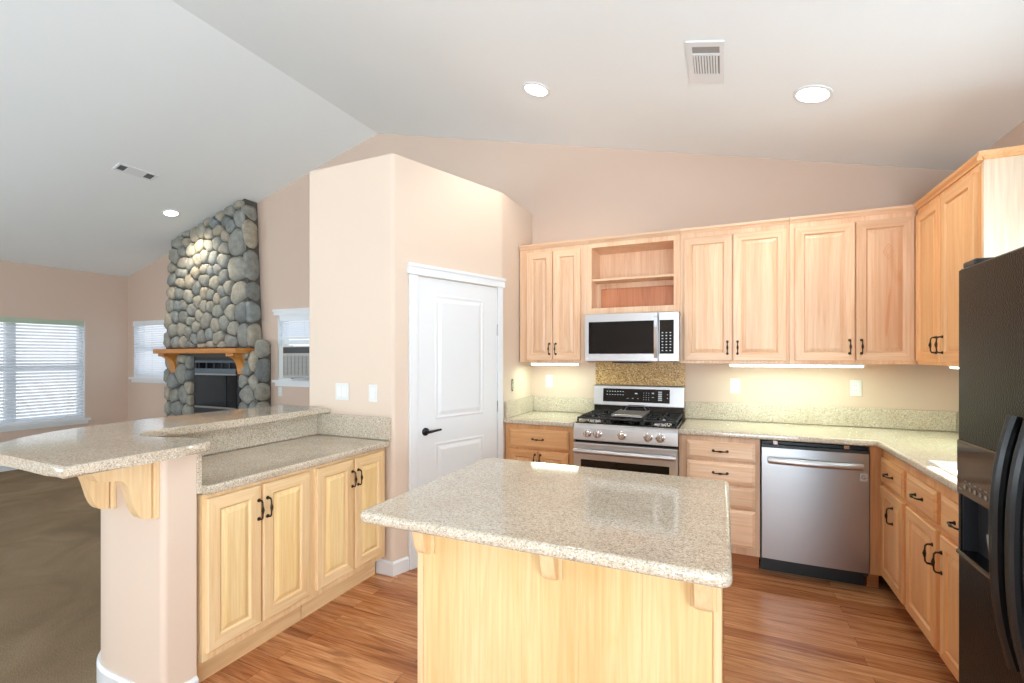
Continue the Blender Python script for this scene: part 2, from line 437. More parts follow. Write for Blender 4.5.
# ------------------------------------------------------------------ windows
def window(n, axis, c, a0, a1, z0, z1, out, rail=None, mull=None, sill=True, f=.045):
    """frame, rails and pane set in a hole; out = +1/-1 direction to the outdoors along axis; c = inner wall face"""
    def bx(b, p, q, u, v_, d0, d1):
        d0, d1 = c+out*d0, c+out*d1
        if axis == 'y': b.box(p, min(d0, d1), u, q, max(d0, d1), v_)
        else: b.box(min(d0, d1), p, u, max(d0, d1), q, v_)
    fr = B()
    bx(fr, a0, a1, z0, z0+f, .05, .12); bx(fr, a0, a1, z1-f, z1, .05, .12)
    bx(fr, a0, a0+f, z0+f, z1-f, .05, .12); bx(fr, a1-f, a1, z0+f, z1-f, .05, .12)
    root = struct(fr.make('window_%d' % n, M_VINYL))
    s = B()
    if rail: bx(s, a0+f, a1-f, rail-.025, rail+.025, .055, .115)
    if mull:
        for mm in mull: bx(s, mm-.045, mm+.045, z0+f, z1-f, .05, .12)
    if s.v: s.make('sash_rail', M_VINYL, root)
    g = B(); bx(g, a0+f, a1-f, z0+f, z1-f, .084, .088); g.make('pane', M_GLASS, root)
    rv = B(); bx(rv, a0-.0, a0+.012, z0, z1, 0, .05); bx(rv, a1-.012, a1, z0, z1, 0, .05); bx(rv, a0, a1, z1-.012, z1, 0, .05); bx(rv, a0, a1, z0, z0+.012, 0, .05)
    rv.make('window_reveal', M_TRIM, root)
    if sill:
        t = B(); bx(t, a0-.05, a1+.05, z0-.03, z0, -.045, .05); bx(t, a0-.03, a1+.03, z0-.075, z0-.03, -.015, 0)
        t.make('window_sill', M_TRIM, root)
    return root
window(1, 'x', XL, *W1, -1, rail=1.27, mull=[2.81])
window(2, 'y', YB, *W2, 1, rail=1.52)
w3 = window(3, 'y', YB, *W3, 1, rail=1.585)
B().box(-4.98, YB-.018, 1.91, -3.96, YB, 1.965).box(-4.99, YB-.028, 1.955, -3.95, YB, 1.98).make('window_head_trim', M_TRIM, w3)
window(4, 'x', XR, *W4, 1, rail=None, mull=[2.26])
window(5, 'x', XR, *W5, 1, mull=[-1.3])
window(6, 'y', YF, W6[0], W6[1], .02, W6[3], -1, mull=[.575], sill=False, f=.07)
window(7, 'y', YF, *W7, -1, mull=[-5.6])

window(8, 'x', XL, *W8, -1, rail=1.27, mull=[-1.2])
struct(B().box(1.57, -2.8, 2.28, 2.55, .2, 2.38).make('added_sun_block', M_TRIM))  # unseen eave added to keep the sun out of the breakfast window

def blind(label, axis, c, a0, a1, z0, z1, inward, n_, tilt=.5, head=None, cat='blind'):
    t = thing('window_blind', label, cat, group=None)
    def P(a, d, z): return (a, c+inward*d, z) if axis == 'y' else (c+inward*d, a, z)
    def bx(b, p, q, u, v_, d0, d1):
        A, C_ = P(p, d0, u), P(q, d1, v_); b.box(*[min(x, y) for x, y in zip(A, C_)], *[max(x, y) for x, y in zip(A, C_)])
    h = B(); bx(h, a0, a1, z1-.065, z1, -.035, .02); h.make('headrail', head or M_VINYL, t)
    s = B(); top = z1-.07; bot = z0+.03; st = (top-bot)/n_
    for i in range(n_):
        z = bot+st*(i+.5); hw = .022
        dz = math.sin(tilt)*hw; dd = math.cos(tilt)*hw
        v_ = []
        for e in (0, 1):
            a = a1-.005 if e else a0+.005
            for k in (-1, 0, 1):
                v_.append(P(a, -.012+k*dd, z-k*dz+(.003 if k == 0 else 0)))
            for k in (1, 0, -1):
                v_.append(P(a, -.012+k*dd, z-k*dz+(.003 if k == 0 else 0)-.0025))
        s.add(v_, [(0,1,7,6),(1,2,8,7),(2,3,9,8),(3,4,10,9),(4,5,11,10),(5,0,6,11),(0,1,2,3,4,5),(6,7,8,9,10,11)])
    s.make('slats', M_SLAT, t)
    r = B(); bx(r, a0, a1, z0, z0+.025, -.03, .008); r.make('bottom_rail', M_VINYL, t)
    for k in range(3):
        a = a0+(a1-a0)*(.12+.38*k); B().tube([P(a, .012, z0+.02), P(a, .012, z1-.06)], .0016, 5).make('ladder_cord', M_VINYL, t)
    return t
blind('wide white horizontal blind with pale green valance on the large left living room window', 'x', XL, W1[0]+.015, W1[1]-.015, W1[2]+.01, W1[3], 1, 30, .55, mat('pale_green_valance', (176, 192, 172), .5))
blind('white closed blind on the small window just left of the stone fireplace', 'y', YB, W2[0]+.015, W2[1]-.015, W2[2]+.01, W2[3]-.005, -1, 22, .6)
blind('short cream blind raised above the air conditioner in the window right of the fireplace', 'y', YB, W3[0]+.05, W3[1]-.05, 1.62, W3[3]-.01, -1, 8, .5)

# window air conditioner
ac = thing('air_conditioner', 'beige-grey window air conditioner with louvred front sitting on the sill beside the fireplace', 'air conditioner', (-4.36, YB, 1.145))
AW = .35
B().bbox(-AW, -.12, .02, AW, .18, .385, .012).make('casing', mat('ac_beige', (176, 174, 168), .5), ac)
g = B()
for i in range(16): g.box(-AW+.02, -.127, .05+i*.0145, AW-.02, -.120, .058+i*.0145)
for i in range(12): g.box(-AW+.03+i*.059, -.129, .05, -.325+.0+i*.059+.008, -.123, .275)
g.make('intake_grille', mat('ac_grille', (150, 149, 146), .5), ac)
b = B(); b.box(-AW+.02, -.126, .305, AW-.02, -.120, .375); b.make('air_outlet', M_BLACKP, ac)
b = B()
for i in range(6): b.box(-AW+.02+i*.132, -.120, .305, -AW+.032+i*.132, -.122, .375)
b.box(-AW+.02, -.120, .338, AW-.02, -.123, .344)
b.make('outlet_vanes', M_GREY, ac)
B().box(-.565, -.0, .0, -AW, .03, .40).make('side_curtain', M_WHITE, ac)

# ground outdoors and a neighbour wall far off
gm = paint('grey_gravel', (98, 100, 102), .9, 30, .3)
struct(B().box(-40, -40, -.4, 40, 40, -.3).make('ground', gm))

# ------------------------------------------------------------------ cabinet parts
def ring_loft(b, x0, x1, z0, z1, rings, y0=0, close=True, mis=(0, 0)):
    """concentric rectangles: rings = [(inset, -y)]; material mis[1] on the horizontal rails"""
    vs_ = []
    for ins, d in rings:
        y = y0-d
        vs_ += [(x0+ins, y, z0+ins), (x1-ins, y, z0+ins), (x1-ins, y, z1-ins), (x0+ins, y, z1-ins)]
    n0 = len(b.v)
    for k in range(len(rings)-1):
        for j in range(4):
            mi = mis[1] if j in (0, 2) else mis[0]
            b.f.append((n0+k*4+j, n0+k*4+(j+1) % 4, n0+(k+1)*4+(j+1) % 4, n0+(k+1)*4+j)); b.m.append(mi)
    b.v += vs_
    b.f.append((n0, n0+3, n0+2, n0+1)); b.m.append(mis[0])
    if close:
        e = n0+(len(rings)-1)*4; b.f.append((e, e+1, e+2, e+3)); b.m.append(mis[0])
    return b

def pull_mesh():
    b = B(); h = .043; pts = []; rr = []
    prof = [(0, h, .0065), (.010, h, .0048), (.020, h*.98, .0042), (.026, h*.8, .0036), (.027, h*.45, .0034), (.028, h*.22, .0055), (.029, 0, .0075)]
    for y, z, r in prof: pts.append((0, -y, z)); rr.append(r)
    for y, z, r in prof[:-1][::-1]: pts.append((0, -y, -z)); rr.append(r)
    b.tube(pts, rr, 8)
    for s in (1, -1): b.lathe([(.009, 0), (.009, -.003), (.006, -.005)], (0, 0, s*h), 'y', 10)
    o = b.make('pull_handle', M_BRONZE, smooth=True, angle=50); me = o.data; bpy.data.objects.remove(o); return me
PULL = pull_mesh()
def pull(parent, x, z, y=0, vert=True, label=None, k=1.0):
    o = bpy.data.objects.new('handle', PULL); COL.objects.link(o); o.parent = parent
    o.location = (x, y, z); o.rotation_euler = (0, 0 if vert else PI/2, 0); o.scale = (k, k, k); o['label'] = label or 'dark bronze pull'
    return o

DT = .020
def door_(root, x0, x1, z0, z1, mats, hx=None, hz=None, y=0, name='door', fw=.052):
    b = B(); ring_loft(b, x0, x1, z0, z1, [(0, 0), (0, DT-.004), (.004, DT), (fw, DT), (fw+.007, DT-.008), (fw+.009, DT-.010)], y, True, (0, 1))
    d = b.make(name, [mats[0], mats[1]], root)
    p = B(); i = fw+.009; ring_loft(p, x0, x1, z0, z1, [(i, DT-.0099), (i, DT-.008), (i+.022, DT-.001), (i+.023, DT-.0005)], y, True, (0, 0))
    p.make('panel', mats[2], d)
    if hx is not None: pull(d, hx, hz, y-DT, True)
    return d
def drawer_(root, x0, x1, z0, z1, mats, y=0, handle=True):
    b = B(); ring_loft(b, x0, x1, z0, z1, [(0, 0), (0, DT-.007), (.012, DT-.003), (.017, DT)], y, True, (0, 0))
    d = b.make('drawer', mats[1], root)
    if handle: pull(d, (x0+x1)/2, (z0+z1)/2, y-DT, False)
    return d
def body_(root, W, D, z0, z1, mats, kick=None, name='carcass', x0=0):
    b = B(); b.box(x0, 0, z0, x0+W, D, z1); b.make(name, mats[0], root)
    if kick is not None:
        k = B(); k.box(x0+.002, kick, 0, x0+W-.002, D, z0); k.make('toe_kick', M_TOE if mats is not MY_ else mats[1], root)

MB_ = (M_MAPLE, M_MAPLEH, M_PANEL)
MY_ = (M_YEL, M_YELH, M_YELP)
MA_ = (M_AMB, M_BOUNCEH, M_AMB)
YU = YB-.31     # front of the wall cabinets
UB, UT = 1.362, 2.325
def frame_trim(root, W, x0=0, over=(0, 0)):
    """moulding along the top edge of a wall cabinet"""
    c = B(); a, z = -over[0], W+over[1]
    c.prism([(0.30, UT), (0, UT), (-.006, UT), (-.010, UT+.010), (-.022, UT+.022), (-.026, UT+.036), (.30, UT+.036)], 'x', a, z)
    c.make('crown_moulding', M_MAPLEH, root)

# wall cabinets, back wall
t = thing('wall_cabinet', 'maple two-door wall cabinet left of the microwave, next to the pantry wall', 'cabinet', (-1.605, YU, 0))
body_(t, .607, .305, UB, UT, MB_); frame_trim(t, .607)
door_(t, .068, .300, 1.382, 2.290, MB_, .275, 1.475); door_(t, .306, .540, 1.382, 2.290, MB_, .331, 1.475)
# open shelf cabinet over microwave
t = thing('open_wall_cabinet', 'maple open shelf cabinet above the microwave', 'cabinet', (-.998, YU, 0))
Wd = .698; o0, o1, oz0, oz1 = .022, .652, 1.800, 2.288
b = B()
b.box(0, 0, 1.748, o0, .305, UT).box(o1, 0, 1.748, Wd, .305, UT).box(o0, 0, oz1, o1, .305, UT).box(o0, 0, 1.748, o1, .305, oz0)
b.make('carcass', [M_MAPLE], t)
B().box(o0, .292, oz0, o1, .304, oz1).make('back_panel', M_PANEL, t)
B().box(o0, .014, 2.020, o1, .290, 2.038).make('shelf', M_MAPLEH, t)
fz = B(); fz.box(o0, .17, oz0, o0+.035, .19, 2.018).box(o0+.035, .17, 1.975, o1, .19, 2.018); fz.make('inner_frame', M_MAPLE, t)
B().box(o0+.036, .191, oz0+.001, o1-.001, .197, 2.017).make('inner_back_panel', M_RED, t)
frame_trim(t, Wd)
t = thing('wall_cabinet', 'pale maple two-door wall cabinet immediately right of the microwave', 'cabinet', (-.298, YU, 0))
body_(t, .706, .305, UB, UT, MB_); frame_trim(t, .706)
door_(t, .026, .350, 1.382, 2.290, MB_, .320, 1.475); door_(t, .356, .690, 1.382, 2.290, MB_, .386, 1.475)
t = thing('wall_cabinet', 'maple two-door wall cabinet with knotty right door, in the back corner', 'cabinet', (.410, YU, 0))
body_(t, .690, .305, UB, UT, MB_); frame_trim(t, .690)
door_(t, .030, .370, 1.382, 2.290, MB_, .340, 1.475); d = door_(t, .376, .680, 1.382, 2.290, MB_, .404, 1.475)
# the knot in the right door: ring and streaks inlaid as darker grain
M_KNOT = mat('wood_knot', (200, 146, 110), .45)
kb = B()
def diamond(cx, cz, w_, h_, t_): 
    o = [(cx-w_, cz), (cx, cz-h_), (cx+w_, cz), (cx, cz+h_)]; i_ = [(cx-w_+t_, cz), (cx, cz-h_+t_*1.4), (cx+w_-t_, cz), (cx, cz+h_-t_*1.4)]
    n = len(kb.v); kb.v += [(x, -DT-.0004, z) for x, z in o+i_]
    for j in range(4): kb.f.append((n+j, n+(j+1) % 4, n+4+(j+1) % 4, n+4+j)); kb.m.append(0)
diamond(.545, 2.08, .030, .052, .004); diamond(.545, 2.08, .016, .030, .003)
kb.make('knot', M_KNOT, d); kb = B()
kb.add([(.528, -DT-.0004, 1.56), (.538, -DT-.0004, 1.53), (.552, -DT-.0004, 1.68), (.558, -DT-.0004, 1.86), (.545, -DT-.0004, 1.80), (.535, -DT-.0004, 1.68)], [(0, 1, 2, 3, 4, 5)])
kb.make('knot_streak', M_KNOT, d)

# wall cabinets, right wall: local x runs toward the camera
t = thing('wall_cabinet', 'orange-toned maple wall cabinet on the right wall above the fridge corner, end panel paled as if daylit', 'cabinet', (1.105, 3.732, 0), -PI/2)
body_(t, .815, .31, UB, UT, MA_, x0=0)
B().box(.8151, -.002, UB-.012, .833, .312, UT).make('end_panel', wood('daylit_maple_end', (236, 222, 200), (230, 212, 188), (218, 194, 166), var=.03), t)  # paler maple paints in the window light falling on this end
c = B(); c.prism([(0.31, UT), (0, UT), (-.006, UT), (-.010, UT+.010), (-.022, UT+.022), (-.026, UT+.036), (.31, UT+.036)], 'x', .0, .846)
c.make('crown_moulding', M_BOUNCEH, t)
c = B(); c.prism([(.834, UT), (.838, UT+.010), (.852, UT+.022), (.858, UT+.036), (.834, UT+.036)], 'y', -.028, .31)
c.make('end_moulding', M_BOUNCEH, t)
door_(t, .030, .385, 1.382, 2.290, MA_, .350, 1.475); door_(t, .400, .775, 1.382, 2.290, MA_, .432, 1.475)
B().box(.786, -.0005, 1.39, .794, .0, 2.31).make('side_gap', M_RED, t)

# base cabinets, back wall
FY = 3.462; KZ = .105; TOP = .872
t = thing('base_cabinet', 'maple base cabinet with one drawer over two doors, left of the range', 'cabinet', (-1.612, FY, 0))
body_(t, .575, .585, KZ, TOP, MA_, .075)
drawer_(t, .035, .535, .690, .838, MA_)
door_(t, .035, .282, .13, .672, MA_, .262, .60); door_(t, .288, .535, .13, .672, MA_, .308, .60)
t = thing('drawer_cabinet', 'maple four-drawer base cabinet between range and dishwasher', 'cabinet', (-.284, FY, 0))
body_(t, .498, .585, KZ, TOP, MB_, .075)
drawer_(t, .052, .470, .722, .838, MB_); drawer_(t, .052, .470, .566, .702, MB_)
drawer_(t, .052, .470, .412, .546, MB_, handle=False); drawer_(t, .052, .470, .155, .396, MB_, handle=False)
# corner filler + right run
t = thing('corner_cabinet', 'plain maple corner filler panel between dishwasher and right-hand cabinets', 'cabinet', (.800, FY, 0))
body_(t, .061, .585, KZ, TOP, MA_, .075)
FX = .862
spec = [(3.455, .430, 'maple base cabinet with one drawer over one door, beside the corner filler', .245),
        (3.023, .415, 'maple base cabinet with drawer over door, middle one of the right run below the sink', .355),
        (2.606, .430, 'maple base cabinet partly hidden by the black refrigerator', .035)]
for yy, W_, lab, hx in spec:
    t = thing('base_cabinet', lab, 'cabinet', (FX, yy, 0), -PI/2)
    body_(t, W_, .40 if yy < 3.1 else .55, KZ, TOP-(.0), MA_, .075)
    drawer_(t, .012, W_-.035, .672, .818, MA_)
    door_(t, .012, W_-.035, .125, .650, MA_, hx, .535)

# peninsula cabinets (facing +x)
PX, PT = -1.990, .830
for y0, W_, lab, ds in ((1.268, .575, 'pale maple two-door peninsula cabinet nearest the half-wall end post', [(.012, .262), (.274, .548)]),
                        (1.844, .590, 'pale maple two-door peninsula cabinet against the pantry wall', [(.018, .290), (.304, .560)])):
    t = thing('peninsula_cabinet', lab, 'cabinet', (PX, y0, 0), PI/2)
    body_(t, W_, .585, .128, PT, MY_, .078)
    for k, (a, c_) in enumerate(ds): door_(t, a, c_, .165, .812, MY_, (c_-.014) if k == 0 else (a+.020), .700)
    t.children[0].name = 'carcass'
# kick board shoe strip is part of the toe kick

# ------------------------------------------------------------------ stone slabs
def slab(name, pts, z0, z1, m, r=.012, corner=None, holes=()):
    bm = bmesh.new(); vs_ = [bm.verts.new((x, y, z0)) for x, y in pts]
    f = bm.faces.new(vs_); e = bmesh.ops.extrude_face_region(bm, geom=[f])
    for q in [g_ for g_ in e['geom'] if isinstance(g_, bmesh.types.BMVert)]: q.co.z = z1
    if corner:
        for (x, y), rr in corner:
            ee = [e for e in bm.edges if e.is_valid and abs(e.verts[0].co.z-e.verts[1].co.z) > .01 and (e.verts[0].co.xy-Vector((x, y))).length < 1e-4]
            bmesh.ops.bevel(bm, geom=ee, offset=rr, segments=6, profile=.5, affect='EDGES')
    hz = [e for e in bm.edges if abs(e.verts[0].co.z-e.verts[1].co.z) < .001]
    bmesh.ops.bevel(bm, geom=hz, offset=r, segments=3, profile=.5, affect='EDGES')
    bmesh.ops.recalc_face_normals(bm, faces=bm.faces[:])
    ob = B().bm(bm).make(name, m, smooth=True, angle=40, flat=.04)
    for (x0, y0, x1, y1) in holes:
        bm = bmesh.new(); bmesh.ops.create_cube(bm, size=1)
        for q in bm.verts: q.co = Vector(((x0+x1)/2+q.co.x*(x1-x0), (y0+y1)/2+q.co.y*(y1-y0), (z0+z1)/2+q.co.z*.2))
        bmesh.ops.bevel(bm, geom=[e for e in bm.edges if abs(e.verts[0].co.z-e.verts[1].co.z) > .01], offset=.003, segments=1, profile=.5, affect='EDGES')
        cut = B().bm(bm).make('cut', m)
        md = ob.modifiers.new('b', 'BOOLEAN'); md.operation = 'DIFFERENCE'; md.object = cut; md.solver = 'EXACT'
        bpy.context.view_layer.update()
        me = bpy.data.meshes.new_from_object(ob.evaluated_get(bpy.context.evaluated_depsgraph_get()))
        ob.modifiers.clear(); ob.data = me; bpy.data.objects.remove(cut)
    return ob
CY = 3.430
o = slab('countertop', [(-1.613, CY), (-1.035, CY), (-1.035, 4.03), (-1.613, 4.03)], .874, .914, M_GRAN)
tag(o, 'short granite countertop left of the range beside the pantry wall', 'countertop')
SK = (.905, 2.02, 1.30, 2.80)
o = slab('countertop', [(-.285, CY), (.827, CY), (.827, 2.06), (1.40, 2.06), (1.40, 4.03), (-.285, 4.03)], .874, .914, M_GRAN,
         corner=None, holes=[(.905, 2.22, 1.27, 2.80)])
tag(o, 'long L-shaped granite countertop over the dishwasher and sink cabinets', 'countertop')
t = thing('sink', 'white drop-in kitchen sink set in the granite counter next to the refrigerator', 'sink', (1.0875, 2.51, .9145))
b = B(); x0, y0, x1, y1 = -.212, -.32, .212, .32
b.box(x0, y0, 0, x1, y0+.035, .010).box(x0, y1-.035, 0, x1, y1, .010).box(x0, y0+.035, 0, x0+.035, y1-.035, .010).box(x1-.035, y0+.035, 0, x1, y1-.035, .010)
b.make('rim', mat('white_porcelain', (240, 242, 244), .12), t)
b = B(); a0_, b0_, a1_, b1_ = x0+.035, y0+.035, x1-.035, y1-.035
b.add([(a0_, b0_, .008), (a1_, b0_, .008), (a1_, b1_, .008), (a0_, b1_, .008), (a0_+.02, b0_+.02, -.03), (a1_-.02, b0_+.02, -.03), (a1_-.02, b1_-.02, -.03), (a0_+.02, b1_-.02, -.03)],
      [(0, 1, 5, 4), (1, 2, 6, 5), (2, 3, 7, 6), (3, 0, 4, 7), (4, 5, 6, 7)])
b.make('basin', mat('white_porcelain_basin', (236, 239, 242), .12), t)
# granite upstands
def ups(lab, *bx_, m=M_GRAN):
    o = B().bbox(*bx_, .003, 1).make('backsplash', m); tag(o, lab, 'backsplash'); return o
ups('granite upstand on the back wall left of the range', -1.593, 4.030, .9145, -1.018, YB-.001, 1.05)
ups('short granite upstand on the pantry side wall left of the range', -1.613, CY+.02, .9145, -1.5935, YB-.001, 1.05)
ups('long granite upstand on the back wall right of the range', -.285, 4.030, .9145, 1.398, YB-.001, 1.05)
ups('granite upstand along the right wall by the sink', 1.40, 2.06, .9145, XR-.001, 4.029, 1.05)
ups('tan granite splash panel behind the range under the microwave', -1.017, 4.036, .70, -.286, YB-.001, 1.375, m=M_GRANT)
# peninsula lower counter
o = slab('countertop', [(-1.957, 1.2665), (-1.957, 2.4385), (-2.579, 2.4385), (-2.579, 1.2665)], .8305, .870, M_GRAN)
tag(o, 'lower granite countertop of the peninsula above the pale cabinets', 'countertop')
ups('granite upstand between peninsula counter and raised bar', -2.599, 1.2665, .8705, -2.5795, 2.4585, 1.018)
ups('brown granite upstand on the pantry wall under two switches', -2.579, 2.439, .8705, -1.957, 2.4585, 1.018)
ups('narrow granite upstand on the inner side of the end post', -2.5985, 1.2465, .84, -1.985, 1.266, 1.018)
# raised bar top
def smooth_poly(P, it=2):
    for _ in range(it):
        Q = []
        for i in range(len(P)-1):
            a, c_ = Vector(P[i]), Vector(P[i+1]); Q += [tuple(a*.75+c_*.25), tuple(a*.25+c_*.75)]
        P = [P[0]]+Q[1:-1]+[P[-1]]
    return P
outer = [(-1.905, .776)]+smooth_poly([(-1.93, .776), (-2.10, .786), (-2.30, .792), (-2.48, .790), (-2.61, .835), (-2.73, .925), (-2.83, 1.04), (-2.91, 1.20), (-2.955, 1.40), (-2.972, 1.65), (-2.974, 1.85), (-2.96, 2.456)], 2)
inner = smooth_poly([(-2.478, 2.456), (-2.478, 1.44), (-2.470, 1.33), (-2.42, 1.265), (-2.34, 1.238), (-2.24, 1.255), (-2.12, 1.302), (-2.00, 1.305), (-1.935, 1.275), (-1.912, 1.20), (-1.912, .772)], 2)
bar = slab('bar_top', outer+inner[:-1], HT+.0005, 1.060, M_GRAN, r=.011)
tag(bar, 'raised curved granite breakfast bar top on the half wall', 'countertop')

# corbels
def corbel_mesh(P_, H_, T_):
    prof = smooth_poly([(1, 0), (.985, -.10), (.93, -.20), (.86, -.255), (.60, -.265), (.48, -.31), (.40, -.45), (.35, -.62), (.30, -.78), (.22, -.93), (.12, -1), (.0, -1)], 2)
    pts = [(0, 0)]+[(p*P_, z*H_) for p, z in prof]
    return pts
def corbel(name, loc, P_, H_, T_, m, lab, parent=None, plate=.018):
    """projects toward -y from loc (top centre on the wall)"""
    pts = [(-p-plate-(.004 if parent is None else 0), z) for p, z in corbel_mesh(P_, H_, T_)]
    if parent is None: root = thing(name, lab, 'corbel', loc, group=None)
    else:
        root = None
    L0 = Vector(loc) if parent else Vector((0, 0, 0))
    b = B(); b.prism(pts, 'x', -T_/2, T_/2); b.v = [tuple(Vector(p)+L0) for p in b.v]
    o = b.make('corbel' if parent else 'bracket', m, parent or root, smooth=True, angle=25)
    q = B(); q.bbox(-T_/2-.012, -plate, -H_-.004, T_/2+.012, 0, 0, .002, 1); q.v = [tuple(Vector(p)+L0) for p in q.v]
    q.make('mounting_plate', m, o if parent else root)
corbel('corbel', (-2.046, 1.1155, HT), .190, .235, .05, M_YEL, 'pale maple corbel under the bar end nearest the kitchen side')
corbel('corbel', (-2.34, 1.1155, HT), .190, .235, .05, M_YEL, 'pale maple corbel under the bar, farther left near the carpet')

# ------------------------------------------------------------------ island
IY = 1.405
t = thing('kitchen_island', 'pale maple kitchen island base with grooved front panel and three corbels', 'island', (-.5025, IY, 0))
hw = .4975; D = .60; ht = .878
b = B(); b.box(-hw+.02, .012, 0, hw-.02, D, ht); b.make('carcass', M_YEL, t)
# front panel of five grooved boards
b = B(); n_ = 5; xa = -hw+.022; wbd = (2*hw-.044)/n_
for i in range(n_):
    x0 = xa+i*wbd; b.prism([(x0+.0022, 0), (x0+wbd-.0022, 0), (x0+wbd, .002), (x0+wbd, .011), (x0, .011), (x0, .002)], 'z', 0, ht)
b.make('front_panel', M_YELP, t)
b = B(); b.bbox(-hw, -.006, 0, -hw+.022, .03, ht, .002, 1); b.make('corner_trim', M_YEL, t)
b = B(); b.bbox(hw-.022, -.006, 0, hw, .03, ht, .002, 1); b.make('corner_trim', M_YEL, t)
b = B(); b.box(-hw, .031, 0, -hw+.019, D, ht); b.make('side_panel', M_YELP, t)
b = B(); b.box(hw-.019, .031, 0, hw, D, ht); b.make('side_panel', M_YELP, t)
for cx in (-.458, .012, .452):
    corbel('corbel', (cx, 0, ht), .13, .158, .044, M_YEL, '', parent=t, plate=.010)
for k, (a, c_) in enumerate(((-.47, -.01), (.01, .47))):
    d = B(); ring_loft(d, a, c_, .13, .84, [(0, 0), (0, .016), (.004, .02), (.052, .02), (.06, .012), (.085, .018)], 0, True)
    d.v = [(x, D-y_, z) for x, y_, z in d.v]; d.make('door', M_YEL, t)
o = slab('countertop', [(-1.074, 1.173), (.018, 1.173), (.018, 2.085), (-1.074, 2.085)], .8785, .914, M_GRAN, r=.013,
         corner=[((-1.074, 1.173), .03), ((.018, 1.173), .03), ((.018, 2.085), .03), ((-1.074, 2.085), .03)])
tag(o, 'rectangular granite island countertop in the centre foreground', 'countertop')

# ------------------------------------------------------------------ pantry door (structure)
ang = math.atan2(wdir.y, wdir.x)
dr = bpy.data.objects.new('door_1', None); COL.objects.link(dr); dr.location = (C0.x, C0.y, 0); dr.rotation_euler = (0, 0, ang); struct(dr)
# local x along the wall, -y toward the room
b = B(); ring_loft(b, .186, .937, .008, 1.950, [(0, 0), (0, .010), (.002, .012)], 0, True)
leaf = b.make('door_leaf', M_TRIM, dr)
for z0_, z1_ in ((.975, 1.845), (.20, .815)):
    b = B(); ring_loft(b, .325, .790, z0_, z1_, [(0, .0122), (.012, .004+.012), (.024, .0124), (.030, .0124), (.055, .019), (.06, .019)], 0, True)
    b.make('door_panel', M_TRIM, leaf)
b = B(); b.bbox(.116, -.022, 0, .182, 0, 1.957, .004, 2); b.bbox(.941, -.022, 0, 1.018-.02, 0, 1.957, .004, 2)
b.make('casing', M_TRIM, dr)
b = B(); b.bbox(.104, -.026, 1.957, 1.018, 0, 2.020, .004, 2); b.bbox(.100, -.032, 2.008, 1.022, 0, 2.032, .004, 2)
b.make('head_casing', M_TRIM, dr)
h = B(); h.lathe([(.027, 0), (.027, -.008), (.022, -.012), (.010, -.014), (.010, -.040)], (.245, -.012, .900), 'y', 20)
h.tube([(.245, -.052, .900), (.275, -.055, .902), (.310, -.055, .905), (.350, -.054, .907)], [.010, .009, .008, .007], 10)
o = h.make('door_handle', M_DARKM, leaf, smooth=True); o['label'] = 'black lever handle'
for z_ in (1.62, 1.02, .25):
    B().box(.934, -.018, z_-.045, .944, -.010, z_+.045).make('hinge', M_CHROME, dr)

# ------------------------------------------------------------------ range
RXC = -.653
t = thing('range', 'freestanding stainless steel gas range with five front knobs', 'range', (RXC, 3.405, 0))
hw = .367
B().box(-hw+.005, .03, .05, hw-.005, .60, .905).make('body', M_BLACKP, t)
# knob panel: sloped fascia
b = B(); b.prism([(-.012, .795), (.035, .795), (.035, .915), (.012, .915), (-.004, .905), (-.016, .885), (-.024, .80)], 'x', -hw, hw)
kp = b.make('control_panel', M_STEEL, t)
for kx in (-.262, -.185, -.012, .170, .252):
    k = B(); Mx = Matrix.Rotation(-.10, 4, 'X')
    k.lathe([(.031, .0), (.031, -.006), (.026, -.010), (.024, -.030), (.020, -.034)], (kx, -.020, .848), 'y', 20, M=Mx)
    ko = k.make('knob', M_CHROME, t, smooth=True)
    g = B(); g.bbox(kx-.005, -.062, .826, kx+.005, -.050, .870, .002, 1); g.make('grip', M_CHROME, ko)
B().box(-hw+.01, -.002, .780, hw-.01, .03, .797).make('vent_gap', M_BLACKP, t)
od = B(); od.bbox(-hw, -.018, .235, hw, .028, .777, .006, 2); od = od.make('oven_door', M_STEEL, t)
B().bbox(-hw+.055, -.021, .330, hw-.055, -.017, .655, .002, 1).make('oven_window', M_BLACKG, od)
h = B()
for s in (-1, 1): h.bbox(s*(hw-.045)-.012, -.062, .700, s*(hw-.045)+.012, -.016, .735, .004, 1)
pp = []
for i in range(13):
    u = i/12*2-1; pp.append((u*(hw-.012), -.060-.012*(1-u*u), .722))
h.tube(pp, .0165, 10); h.make('oven_handle', M_STEEL, od, smooth=True)
B().bbox(-hw, -.014, .06, hw, .028, .228, .005, 1).make('warming_drawer', M_STEEL, t)
B().box(-hw+.03, .04, 0, hw-.03, .5, .05).make('plinth', M_BLACKP, t)
